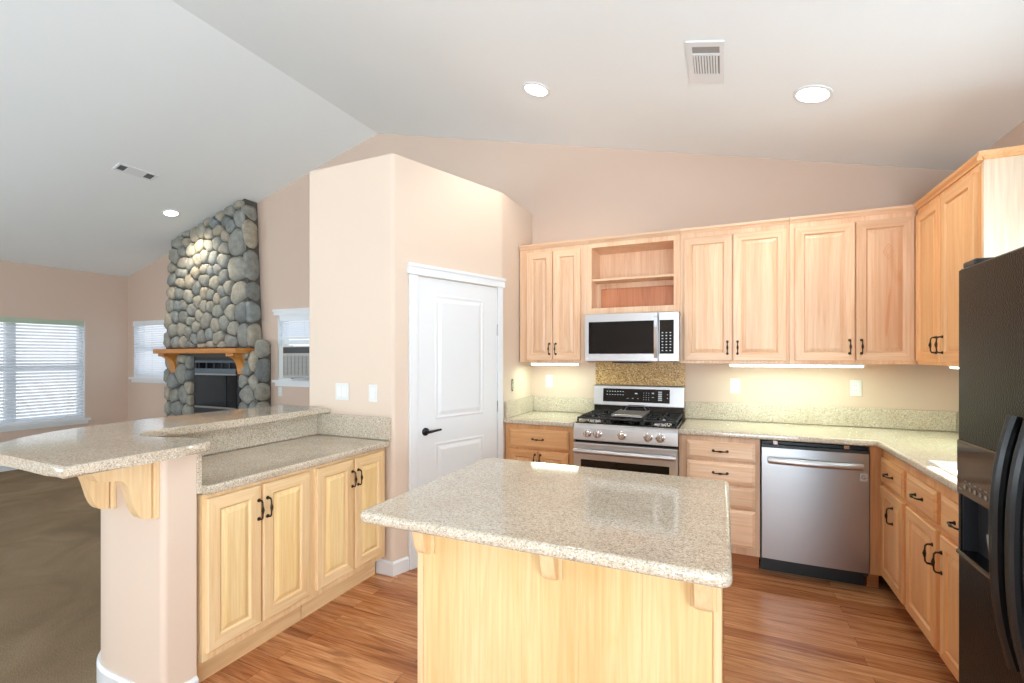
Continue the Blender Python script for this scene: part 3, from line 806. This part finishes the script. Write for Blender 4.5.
# cooktop
b = B(); b.bbox(-hw+.004, .012, .900, hw-.004, .580, .922, .006, 2); b.make('cooktop', M_BLACKG, t)
for bx_, by_, r_ in ((-.24, .15, .052), (-.24, .42, .040), (0, .28, .05), (.24, .15, .058), (.24, .42, .040)):
    k = B(); k.lathe([(r_*1.25, 0), (r_*1.2, .006), (r_, .010), (r_, .014)], (bx_, by_, .922), 'z', 24)
    bo = k.make('burner', M_CHROME, t, smooth=True)
    c_ = B(); c_.lathe([(r_*.8, 0), (r_*.78, .007), (r_*.6, .009)], (bx_, by_, .936), 'z', 24); c_.make('burner_cap', M_IRON, bo, smooth=True)
for gx0, gx1 in ((-.355, -.125), (-.120, .120), (.125, .355)):
    g = B(); z0, z1 = .946, .960; y0, y1 = .035, .560; th = .011
    g.bbox(gx0, y0, z0, gx0+th, y1, z1, .003, 1).bbox(gx1-th, y0, z0, gx1, y1, z1, .003, 1)
    g.bbox(gx0, y0, z0, gx1, y0+th, z1, .003, 1).bbox(gx0, y1-th, z0, gx1, y1, z1, .003, 1).bbox(gx0, (y0+y1)/2-.006, z0, gx1, (y0+y1)/2+.006, z1, .003, 1)
    mx = (gx0+gx1)/2
    for cy_ in (.15, .42):
        for s in (-1, 1):
            g.bbox(mx+s*.03, cy_-.005, z0, mx+s*(gx1-gx0)/2*.99, cy_+.005, z1+.003, .003, 1)
            g.bbox(mx-.005, cy_+s*.03, z0, mx+.005, cy_+s*.12, z1+.003, .003, 1)
    for x_ in (gx0, gx1-th):
        for y_ in (y0, y1-th): g.box(x_, y_, .921, x_+th, y_+th, z0)
    g.make('grate', M_IRON, t, smooth=False)
# backguard
b = B(); b.prism([(.560, .905), (.628, .905), (.628, 1.000), (.575, 1.000)], 'x', -hw+.006, hw-.006); b.make('backguard_base', M_BLACKG, t)
b = B(); b.prism([(.572, 1.000), (.628, 1.000), (.628, 1.172), (.600, 1.172), (.590, 1.162), (.568, 1.005)], 'x', -hw+.002, hw-.002)
bg = b.make('backguard', M_STEEL, t)
def bgp(x, z, off=.002): # point on the sloped panel
    f_ = (z-1.005)/(1.162-1.005); return (x, .568+f_*.022-off, z)
b = B(); b.add([bgp(-.285, 1.032), bgp(.255, 1.032), bgp(.255, 1.142), bgp(-.285, 1.142), bgp(-.285, 1.032, -.003), bgp(.255, 1.032, -.003), bgp(.255, 1.142, -.003), bgp(-.285, 1.142, -.003)],
               [(0, 1, 2, 3), (4, 5, 6, 7), (0, 1, 5, 4), (1, 2, 6, 5), (2, 3, 7, 6), (3, 0, 4, 7)]); ds = b.make('display', M_BLACKG, bg)
b = B()
def mark(x, z, w_, h_): b.add([bgp(x, z, .0026), bgp(x+w_, z, .0026), bgp(x+w_, z+h_, .0026), bgp(x, z+h_, .0026)], [(0, 1, 2, 3)])
for r_ in range(2):
    for i in range(7): mark(-.255+i*.022, 1.115-r_*.026, .011, .005)
for i in range(3): mark(-.085+i*.042, 1.062, .012, .003)
for r_ in range(4):
    for i in range(3): mark(.048+i*.020, 1.055+r_*.018, .006, .004)
mark(.115, 1.105, .018, .010); mark(.115, 1.075, .018, .005); mark(.235, 1.10, .006, .008); mark(.235, 1.07, .006, .008)
for r_ in range(5): mark(.165, 1.052+r_*.016, .030, .010)
mark(-.02, 1.100, .02, .010)
b.make('button_marks', M_MARK, ds)
# griddle on the centre grate
t = thing('griddle', 'grey metal griddle plate with loop handle resting on the centre burner grate', 'griddle', (RXC, 3.68, .964))
g = B(); g.bbox(-.115, -.17, 0, .115, .20, .012, .005, 2); g.make('plate', M_GRIDDLE, t, smooth=True)
g = B()
g.bbox(-.115, -.17, .010, -.105, .20, .020, .003, 1).bbox(.105, -.17, .010, .115, .20, .020, .003, 1).bbox(-.115, -.17, .010, .115, -.16, .020, .003, 1)
g.make('rim', M_GRIDDLE, t)
g = B(); g.tube([(-.085, .19, .010), (-.08, .215, .03), (-.06, .225, .045), (.06, .225, .045), (.08, .215, .03), (.085, .19, .010)], .006, 8); g.make('loop_handle', M_CHROME, t, smooth=True)

# ------------------------------------------------------------------ microwave
t = thing('microwave', 'stainless over-the-range microwave with black window and vertical handle', 'microwave', (-.6525, 3.655, 1.372))
hw = .353; H = .372
b = B(); b.bbox(-hw, .02, 0, hw, .39, H, .004, 1); b.make('casing', M_STEEL, t)
b = B(); b.bbox(-hw, -.015, .0, .205, .02, H, .006, 2); md = b.make('door', M_STEEL, t)
B().bbox(-hw+.032, -.018, .060, .178, -.013, H-.062, .003, 1).make('door_window', M_BLACKG, md)
h = B(); hp = [(-.015, .028), (-.040, .036), (-.050, .10), (-.054, .186), (-.050, .27), (-.040, H-.038), (-.015, H-.030)]
h.prism(hp+[(y+.012, z+(.010 if z < .1 else -.010 if z > .3 else 0)) for y, z in hp[::-1]], 'x', .180, .202).make('handle', M_CHROME, md, smooth=True)
B().bbox(.207, -.015, 0, hw, .02, H, .006, 2).make('control_panel', M_STEEL, t)
kp = B().bbox(.217, -.018, .060, hw-.036, -.013, H-.062, .002, 1).make('keypad', M_BLACKG, t)
b = B()
for r_ in range(7):
    for i in range(3): b.box(.232+i*.028, -.0188, .080+r_*.022, .243+i*.028, -.0180, .087+r_*.022)
b.make('button_marks', M_MARK, kp)
b = B(); b.bbox(-.14, .0, -.012, .13, .20, 0, .003, 1); b.make('vent_grille', M_BLACKP, t)
b = B(); b.lathe([(.007, 0), (.007, -.001)], (-hw+.022, -.0155, .025), 'y', 12); b.make('logo_dot', M_WHITE, t)

# ------------------------------------------------------------------ dishwasher
t = thing('dishwasher', 'stainless steel dishwasher with bowed bar handle under the counter', 'dishwasher', (.5055, 3.452, 0))
hw = .286
B().box(-hw+.006, .03, .118, hw-.006, .57, .862).make('tub', M_BLACKP, t)
b = B(); n_ = 12; pts = []
for i in range(n_+1):
    u = i/n_*2-1; pts.append((u*(hw-.003), -.020-.006*(1-u*u)))
b.prism(pts+[(hw-.003, .028), (-hw+.003, .028)], 'z', .118, .828)
dd = b.make('door', M_STEELV, t, smooth=True)
b = B(); b.box(-hw+.002, -.016, .828, hw-.002, .03, .846).make('gap_shade_strip', M_BLACKP, t)  # black strip stands in for the shaded gap above the door
h = B(); pp = []
for i in range(13):
    u = i/12*2-1; pp.append((u*(hw-.038), -.045-.022*(1-u*u), .752-.0*(u*u)))
h.tube(pp, [.014]*13, 10); h.v = [(x, y, .752+(z-.752)*1.5) for x, y, z in h.v]
for s in (-1, 1): h.bbox(s*(hw-.045)-.010, -.045, .738, s*(hw-.045)+.010, -.018, .766, .004, 1)
h.make('handle', M_STEEL, dd, smooth=True)
b = B(); b.bbox(hw-.048, -.0255, .665, hw-.012, -.0205, .712, .001, 1); bd = b.make('badge', mat('badge_silver', (205, 205, 208), .3, .3), dd)
b = B()
for i in range(24):
    a, c_ = 2*PI*i/24, 2*PI*(i+1)/24
    if 0 <= i < 3: continue
    q = [(hw-.030+r_*math.cos(x), -.0262, .690+r_*math.sin(x)) for r_, x in ((.009, a), (.012, a), (.012, c_), (.009, c_))]
    b.add(q, [(0, 1, 2, 3)])
b.box(hw-.031, -.0262, .686, hw-.029, -.0258, .695).box(hw-.030, -.0262, .686, hw-.021, -.0258, .688)
b.make('badge_ring', M_BLACKP, bd)
for s in (-.205, .175): B().bbox(s-.014, -.006, .846, s+.014, .012, .872, .002, 1).make('mounting_bracket', M_CHROME, t)
B().box(-hw+.002, .085, .0, hw-.002, .10, .105).make('kick_plate', M_BLACKP, t)
B().box(-hw+.002, .0, .095, hw-.002, .10, .117).make('base_strip', M_BLACKP, t)

# ------------------------------------------------------------------ refrigerator (front faces -x; local x toward the camera)
t = thing('refrigerator', 'tall black side-by-side refrigerator with curved handles and dispenser', 'refrigerator', (.700, 2.010, 0), -PI/2)
B().bbox(.0, .055, .02, .91, .70, 1.680, .006, 2).make('cabinet', M_FRIDGE, t)
B().box(.01, .03, .02, .90, .055, .085).make('toe_grille', M_BLACKP, t)
def fdoor(x0, x1, cut=None):
    b = B(); z0, z1 = .10, 1.695
    if cut:
        cx0, cx1, cz0, cz1 = cut
        b.bbox(x0, 0, z0, x1, .05, cz0, .006, 1).bbox(x0, 0, cz1, x1, .05, z1, .006, 1)
        b.bbox(x0, 0, cz0-.004, cx0, .05, cz1+.004, .004, 1).bbox(cx1, 0, cz0-.004, x1, .05, cz1+.004, .004, 1)
        b.box(cx0-.002, .045, cz0-.002, cx1+.002, .05, cz1+.002)
    else: b.bbox(x0, 0, z0, x1, .05, z1, .008, 2)
    return b.make('door', M_FRIDGE, t, smooth=False)
fd = fdoor(0, .385, (.022, .262, .785, 1.135)); rd = fdoor(.392, .91)
# dispenser
b = B(); b.bbox(.012, -.008, .968, .272, .004, 1.142, .004, 1); dp = b.make('dispenser_panel', M_BLACKG, fd); 
b = B()
for i in range(5): b.lathe([(.007, 0), (.007, -.0015)], (.075+i*.032, -.0085, 1.000), 'y', 10)
for i in range(5): b.box(.068+i*.032, -.0090, 1.016, .082+i*.032, -.0083, 1.020)
b.box(.030, -.0090, .985, .055, -.0083, .990)
b.make('button_marks', mat('dim_print', (120, 116, 108), .5), dp)
b = B(); b.box(.022, .004, .778, .027, .045, .968).box(.257, .004, .778, .262, .045, .968).box(.027, .040, .785, .257, .045, .968).make('dispenser_recess', mat('dark_recess', (44, 48, 54), .3), fd)
b = B(); b.bbox(.010, -.010, .770, .274, .044, .787, .004, 1).make('drip_tray', M_BLACKG, fd)
b = B(); b.prism([(.150, .88), (.20, .90), (.21, .86), (.165, .83)], 'y', .012, .030); b.make('paddle', M_GREY, fd)
def arc_handle(par, x, z0, z1):
    h = B(); pts = []; n_ = 16
    for i in range(n_+1):
        u = i/n_*2-1; pts.append((x, -.006-.038*(1-abs(u)**2.6), z0+(z1-z0)*(i/n_)))
    h.tube(pts, [.016 if 0 < i < n_ else .018 for i in range(n_+1)], 10); h.make('handle', mat('satin_black_handle', (26, 26, 27), .25), par, smooth=True)
arc_handle(fd, .352, .60, 1.255); arc_handle(rd, .430, .60, 1.255)
B().bbox(.005, .01, 1.696, .085, .09, 1.716, .004, 1).make('hinge_cover', M_BLACKP, t)
B().bbox(.825, .01, 1.696, .905, .09, 1.716, .004, 1).make('hinge_cover', M_BLACKP, t)

# ------------------------------------------------------------------ under-cabinet lights
for x0, x1, lab in ((-1.52, -1.10, 'slim glowing fluorescent light under the left wall cabinet'), (.030, .845, 'long glowing fluorescent light under the right wall cabinets')):
    t = thing('under_cabinet_light', lab, 'light', ((x0+x1)/2, YU+.045, UB))
    h_ = (x1-x0)/2
    B().bbox(-h_, -.03, -.010, h_, .05, 0, .002, 1).make('housing', M_WHITE, t)
    B().bbox(-h_+.01, -.026, -.024, h_-.01, .045, -.010, .004, 1).make('diffuser', M_TUBE, t)
    l = bpy.data.lights.new('tube_glow', 'AREA'); l.shape = 'RECTANGLE'; l.size = x1-x0-.02; l.size_y = .06; l.energy = 5*(x1-x0); l.color = (.74, 1.0, .76)
    lo = bpy.data.objects.new('tube_glow', l); COL.objects.link(lo); lo.parent = t; lo.location = (0, .01, -.026)

t = thing('under_cabinet_light', 'slim light under the right-hand wall cabinet in the corner', 'light', (YU+.0-2.53, 3.30, UB), -PI/2)
B().bbox(-.22, -.03, -.010, .22, .05, 0, .002, 1).make('housing', M_WHITE, t)
B().bbox(-.21, -.026, -.020, .21, .045, -.010, .004, 1).make('diffuser', M_TUBE, t)
l = bpy.data.lights.new('tube_glow', 'AREA'); l.shape = 'RECTANGLE'; l.size = .40; l.size_y = .06; l.energy = 3.6; l.color = (.74, 1.0, .76)
lo = bpy.data.objects.new('tube_glow', l); COL.objects.link(lo); lo.parent = t; lo.location = (0, .01, -.022)

# ------------------------------------------------------------------ outlets and switches
def plate(name, lab, cat, loc, rz, gang=1, kind='rocker', w_=None):
    """flat wall plate; local -y is the room side"""
    t = thing(name, lab, cat, loc, rz)
    W_ = w_ or (.07 if gang == 1 else .116)
    B().bbox(-W_/2, -.006, -.057, W_/2, 0, .057, .002, 1).make('cover_plate', M_WHITE, t)
    for g in range(gang):
        cx = (g-(gang-1)/2)*.046
        if kind == 'rocker': B().bbox(cx-.016, -.009, -.033, cx+.016, -.005, .033, .002, 1).make('rocker', M_TRIM, t)
        else:
            o_ = B().bbox(cx-.017, -.008, -.034, cx+.017, -.005, .034, .002, 1).make('socket', M_TRIM, t)
            s = B()
            for z in (-.018, .018):
                for x in (-.006, .006): s.box(cx+x-.0012, -.0086, z-.005, cx+x+.0012, -.0080, z+.005)
            s.make('slots', M_BLACKP, o_)
    return t
plate('light_switch', 'double white switch plate on the pantry wall above the peninsula upstand', 'switch', (-2.372, 2.459, 1.172), 0, 2)
plate('light_switch', 'single white switch plate on the pantry wall nearest its corner', 'switch', (-2.106, 2.459, 1.170), 0, 1)
plate('light_switch', 'white switch plate under the wall cabinet left of the range', 'switch', (-1.446, YB, 1.188), 0, 1)
plate('electrical_outlet', 'white outlet on the back wall just right of the range', 'outlet', (.078, YB, 1.183), 0, 1, 'socket')
plate('electrical_outlet', 'white outlet on the back wall near the right corner', 'outlet', (.851, YB, 1.188), 0, 1, 'socket')
plate('electrical_outlet', 'white outlet on the living room wall under the air conditioner window', 'outlet', (-4.885, YB, .99), 0, 1, 'socket')
# bare outlet on the pantry side wall (faces +x)
t = thing('electrical_outlet', 'bare outlet without cover plate on the pantry side wall beside the door', 'outlet', (PX2, 3.60, 1.172), PI/2)
B().bbox(-.018, -.006, -.036, .018, 0, .036, .002, 1).make('socket', mat('aged_socket', (170, 168, 150), .5), t)
s = B()
for z in (-.020, .020):
    for x in (-.007, .007): s.box(x-.002, -.0066, z-.007, x+.002, -.0060, z+.007)
s.box(-.010, -.004, .037, .010, 0, .050).box(-.010, -.004, -.050, .010, 0, -.037)
s.make('slots', M_BLACKP, t)

# ------------------------------------------------------------------ ceiling fixtures
def slope_M(x, y, dz=0):
    a = math.atan(SL) if x < RX else -math.atan(SR)
    return (x, y, zc(x)+dz), (0, -a, 0)
def recessed(x, y, lab, r, power, col, target=None, spot=2.2):
    loc, rot = slope_M(x, y)
    t = thing('recessed_light', lab, 'light', loc); t.rotation_euler = rot
    b = B(); n_ = 32; pr = [(r*1.28, 0), (r*1.27, -.006), (r*1.05, -.008), (r*1.0, 0)]
    vs_ = []; 
    for rr, h_ in pr:
        for j in range(n_): vs_.append((rr*math.cos(2*PI*j/n_), rr*math.sin(2*PI*j/n_), h_))
    b.add(vs_, [(i*n_+j, i*n_+(j+1) % n_, (i+1)*n_+(j+1) % n_, (i+1)*n_+j) for i in range(3) for j in range(n_)])
    b.make('trim_ring', M_TRIM, t, smooth=True)
    b = B(); b.lathe([(r, 0), (r*.98, -.003), (r*.5, -.005)], (0, 0, 0), 'z', 32); b.make('lens', M_LENS, t, smooth=True)
    l = bpy.data.lights.new('bulb', 'SPOT'); l.energy = power; l.color = col; l.spot_size = spot; l.spot_blend = .6; l.shadow_soft_size = .06
    lo = bpy.data.objects.new('bulb', l); COL.objects.link(lo)
    lo.location = Vector(loc)+Vector((0, 0, -.05))
    if target is not None: lo.rotation_euler = (Vector(target)-lo.location).to_track_quat('-Z', 'Y').to_euler()
    return t
WARM = (1, .86, .66); NEUT = (1, .95, .87)
recessed(-1.196, 3.075, 'round recessed ceiling light above the microwave side, left of the square vent', .078, 26, NEUT)
recessed(.452, 3.085, 'round recessed ceiling light above the right end of the kitchen', .078, 26, NEUT)
recessed(-6.033, 3.474, 'round recessed ceiling light shining on the stone chimney', .070, 50, WARM, (-6.0, 3.9, 2.1), 1.7)

def vent(x, y, lx, ly, lab):
    loc, rot = slope_M(x, y); t = thing('ceiling_vent', lab, 'vent', loc); t.rotation_euler = rot
    return t
t = vent(-.088, 2.768, 0, 0, 'square white ceiling vent with fine louvres above the kitchen')
hx, hy = .093, .197
b = B(); b.box(-hx, -hy, -.008, -hx+.028, hy, 0).box(hx-.022, -hy, -.008, hx, hy, 0).box(-hx+.028, -hy, -.008, hx-.022, -hy+.040, 0).box(-hx+.028, hy-.095, -.008, hx-.022, hy, 0).box(-hx+.028, -hy+.105, -.008, hx-.022, -hy+.120, 0)
b.make('vent_frame', M_TRIM, t)
B().box(-hx+.028, -hy+.04, -.003, hx-.022, hy-.09, -.0015).make('vent_backing', M_GREY, t)
b = B(); n_ = 9
for i in range(n_):
    x0 = -hx+.032+i*(2*hx-.058)/n_; b.box(x0, -hy+.120, -.008, x0+.008, hy-.095, -.003)
b.make('louvres', M_TRIM, t)
t = vent(-5.44, 2.80, 0, 0, 'long white ceiling vent on the living room slope')
hx, hy = .065, .175
b = B(); b.box(-hx, -hy, -.008, hx, -hy+.02, 0).box(-hx, hy-.02, -.008, hx, hy, 0).box(-hx, -hy+.02, -.008, -hx+.018, hy-.02, 0).box(hx-.018, -hy+.02, -.008, hx, hy-.02, 0)
b.make('vent_frame', M_TRIM, t)
B().box(-hx+.018, -hy+.02, -.003, hx-.018, hy-.02, -.0015).make('vent_backing', mat('vent_shadow', (92, 96, 100), .6), t)
b = B()
b.box(-hx+.018, -.090, -.009, hx-.018, .080, -.004)
b.make('louvres', M_TRIM, t)

# ------------------------------------------------------------------ fireplace
fp = thing('fireplace', 'river stone fireplace and chimney rising to the sloped ceiling', 'fireplace', (-5.95, YB, 0))
OX = Vector((-5.95, YB, 0))
CF = 3.87 # front plane
def xl(z): return -6.86+(z-1.45)*.09 if z > 1.46 else -6.83
def xr(z): return -5.19-(z-1.45)*.055 if z > 1.46 else -5.05
# mortar core
b = B()
b.prism([(xl(1.47), 1.45), (xr(1.47), 1.45), (xr(3.32), zc(xr(3.32))), (xl(3.0), zc(xl(3.0)))], 'y', CF+.01, YB-.001)
b.prism([(-6.83, 0), (-6.24, 0), (-6.24, 1.45), (-6.83, 1.45)], 'y', CF+.01, YB-.001)
b.prism([(-5.36, 0), (-5.05, 0), (-5.05, 1.45), (-5.36, 1.45)], 'y', CF+.01, YB-.001)
b.prism([(-6.24, 1.40), (-5.36, 1.40), (-5.36, 1.45), (-6.24, 1.45)], 'y', CF+.01, YB-.001)
b.prism([(-6.24, 0), (-5.36, 0), (-5.36, .70), (-6.24, .70)], 'y', CF+.01, YB-.001)
b.v = [tuple(Vector(p)-OX) for p in b.v]; b.make('mortar', M_MORTAR, fp)
def clip(poly, p, n):
    out = []
    for i in range(len(poly)):
        a, c_ = poly[i], poly[(i+1) % len(poly)]
        da, dc = (a-p).dot(n), (c_-p).dot(n)
        if da <= 0: out.append(a)
        if (da < 0 < dc) or (dc < 0 < da): out.append(a+(c_-a)*(da/(da-dc)))
    return out
stones = B(); tones = []
def stone_field(region, sizef, to3d, normal, depth=.045, seed=1):
    rnd = random.Random(seed)
    xs_ = [p[0] for p in region]; zs = [p[1] for p in region]
    rg = [Vector(p) for p in region]
    def inside(p):
        for i in range(len(rg)):
            a, c_ = rg[i], rg[(i+1) % len(rg)]
            if (c_-a).x*(p-a).y-(c_-a).y*(p-a).x < 0: return False
        return True
    seeds = []
    for _ in range(9000):
        p = Vector((rnd.uniform(min(xs_), max(xs_)), rnd.uniform(min(zs), max(zs))))
        if not inside(p): continue
        s = sizef(p)*rnd.uniform(.8, 1.25)
        if all(((p-q).x/1.15)**2+((p-q).y)**2 > ((s+t_)/2)**2 for q, t_ in seeds): seeds.append((p, s))
    for i, (p, s) in enumerate(seeds):
        poly = list(rg)
        for j, (q, t_) in enumerate(seeds):
            if i == j or (q-p).length > .6: continue
            n_ = q-p; dd = n_.length; mid = p+n_*(.5+.28*(s-t_)/(s+t_)); poly = clip(poly, mid, n_/dd)
            if len(poly) < 3: break
        if len(poly) < 3: continue
        c_ = sum(poly, Vector((0, 0)))/len(poly)
        # round polygon: radial samples blended toward an ellipse
        K = 18; rad = []
        for k in range(K):
            d_ = Vector((math.cos(2*PI*k/K), math.sin(2*PI*k/K))); tmin = 9
            for a, e in zip(poly, poly[1:]+poly[:1]):
                nn = Vector(((e-a).y, -(e-a).x)); den = d_.dot(nn)
                if den > 1e-9: tmin = min(tmin, (a-c_).dot(nn)/den)
            rad.append(tmin)
        for _ in range(2): rad = [min(rad[k], (rad[k-1]+rad[k]*1.2+rad[(k+1) % K])/3.2+.0) for k in range(K)]
        rad = [max(.012, r-.003) for r in rad]
        n0 = len(stones.v); dp = depth*rnd.uniform(.8, 1.25)*min(1, s/.15+.3)
        rings = [(1, -.02), (1, dp*.25), (.93, dp*.58), (.76, dp*.86), (.45, dp*1.0)]
        wob = [rnd.uniform(-.006, .006) for _ in range(K)]
        for sc_, h_ in rings:
            for k in range(K):
                q = c_+Vector((math.cos(2*PI*k/K), math.sin(2*PI*k/K)))*rad[k]*sc_
                stones.v.append(tuple(to3d(q, h_+wob[k]*sc_)-OX))
        stones.v.append(tuple(to3d(c_, dp*1.02)-OX))
        nf = 0
        for r_ in range(len(rings)-1):
            for k in range(K):
                stones.f.append((n0+r_*K+k, n0+r_*K+(k+1) % K, n0+(r_+1)*K+(k+1) % K, n0+(r_+1)*K+k)); nf += 1
        e = n0+(len(rings)-1)*K
        for k in range(K): stones.f.append((e+k, e+(k+1) % K, n0+len(rings)*K)); nf += 1
        stones.m += [0]*nf; tn = rnd.random(); tones.extend([tn]*(len(rings)*K+1))
front = lambda q, h_: Vector((q.x, CF-h_, q.y))
def fs(p):
    edge = (p.x-xl(p.y))/(xr(p.y)-xl(p.y))
    return .225 if edge > .84 else .122 if edge > .12 else .17
stone_field([(xl(1.52), 1.52), (xr(1.52), 1.52), (xr(3.3), zc(xr(3.3))-.005), (xl(3), zc(xl(3))-.005)], fs, front, None, seed=3)
stone_field([(-6.83, .5), (-6.25, .5), (-6.25, 1.44), (-6.83, 1.44)], lambda p: .16, front, None, seed=5)
stone_field([(-5.36, .5), (-5.05, .5), (-5.05, 1.50), (-5.36, 1.50)], lambda p: .19, front, None, seed=8)
def sidef(q, h_):
    f_ = xr(q.y); return Vector((f_+h_-.01, q.x, q.y))
stone_field([(CF-.02, 1.52), (YB-.01, 1.52), (YB-.01, 3.26), (CF-.02, 3.26)], lambda p: .26, sidef, None, seed=11)
stone_field([(CF-.02, .5), (YB-.01, .5), (YB-.01, 1.62), (CF-.02, 1.62)], lambda p: .22, lambda q, h_: Vector((-5.05+h_-.01, q.x, q.y)), None, seed=12)
so = stones.make('stones', M_STONE, fp, smooth=True, angle=80)
at_ = so.data.attributes.new('stone_tone', 'FLOAT', 'POINT'); at_.data.foreach_set('value', tones[:len(so.data.vertices)])
# mantel
b = B(); MX0, MX1 = -6.74, -5.15
b.bbox(MX0, 3.66, 1.450, MX1, YB-.002, 1.508, .006, 1); b.v = [tuple(Vector(p)-OX) for p in b.v]
o = b.make('mantel_shelf', M_MANTEL, fp); o['label'] = 'honey-coloured wooden mantel'
for cx in (-6.62, -5.30):
    pts = [(CF+.04, 1.449), (3.69, 1.449), (3.69, 1.415)]+[(3.69+.14*math.sin(a)**1.0, 1.415-.17*(1-math.cos(a))) for a in [i*PI/2/8 for i in range(1, 9)]]+[(3.84, 1.20), (CF+.04, 1.19)]
    b = B(); b.prism(pts, 'x', cx-.06, cx+.06); b.v = [tuple(Vector(p)-OX) for p in b.v]; b.make('mantel_bracket', M_MANTEL, fp)
# firebox insert
def fb(name, m_, par, *bxs):
    b = B()
    for q in bxs: b.box(*q)
    b.v = [tuple(Vector(p)-OX) for p in b.v]; return b.make(name, m_, par)
M_FIRE = mat('black_stove_metal', (38, 40, 44), .4, .3)
ins = fb('firebox_insert', M_FIRE, fp, (-6.235, CF+.0, .70, -5.365, YB-.002, .76), (-6.235, CF, .76, -6.19, YB-.002, 1.40), (-5.41, CF, .76, -5.365, YB-.002, 1.40), (-6.19, CF, 1.34, -5.41, YB-.002, 1.40), (-6.19, CF-.01, 1.18, -5.41, CF+.02, 1.215), (-6.19, YB-.02, .76, -5.41, YB-.002, 1.34))
fb('hood_strip', mat('blued_steel', (88, 100, 108), .35, .5), ins, (-6.19, CF-.02, 1.335, -5.41, CF-.001, 1.362), (-6.19, CF-.02, 1.205, -5.41, CF-.001, 1.262))
for i in range(6): fb('grille_bar', M_FIRE, ins, (-6.13+i*.145, CF-.012, 1.262, -6.105+i*.145, CF, 1.335))
M_FGLASS = mat('smoked_stove_glass', (12, 13, 15), .1, spec=.22)
fb('glass_door', M_FGLASS, ins, (-6.19, CF-.006, .78, -5.60, CF, 1.185), )
fb('glass_side_door', M_FGLASS, ins, (-5.585, CF-.006, .78, -5.41, CF, 1.185))
fb('brass_trim', mat('pale_trim_metal', (150, 150, 146), .3, .8), ins, (-6.19, CF-.022, 1.180, -5.41, CF-.004, 1.200), (-6.19, CF-.022, .765, -5.41, CF-.004, .785))
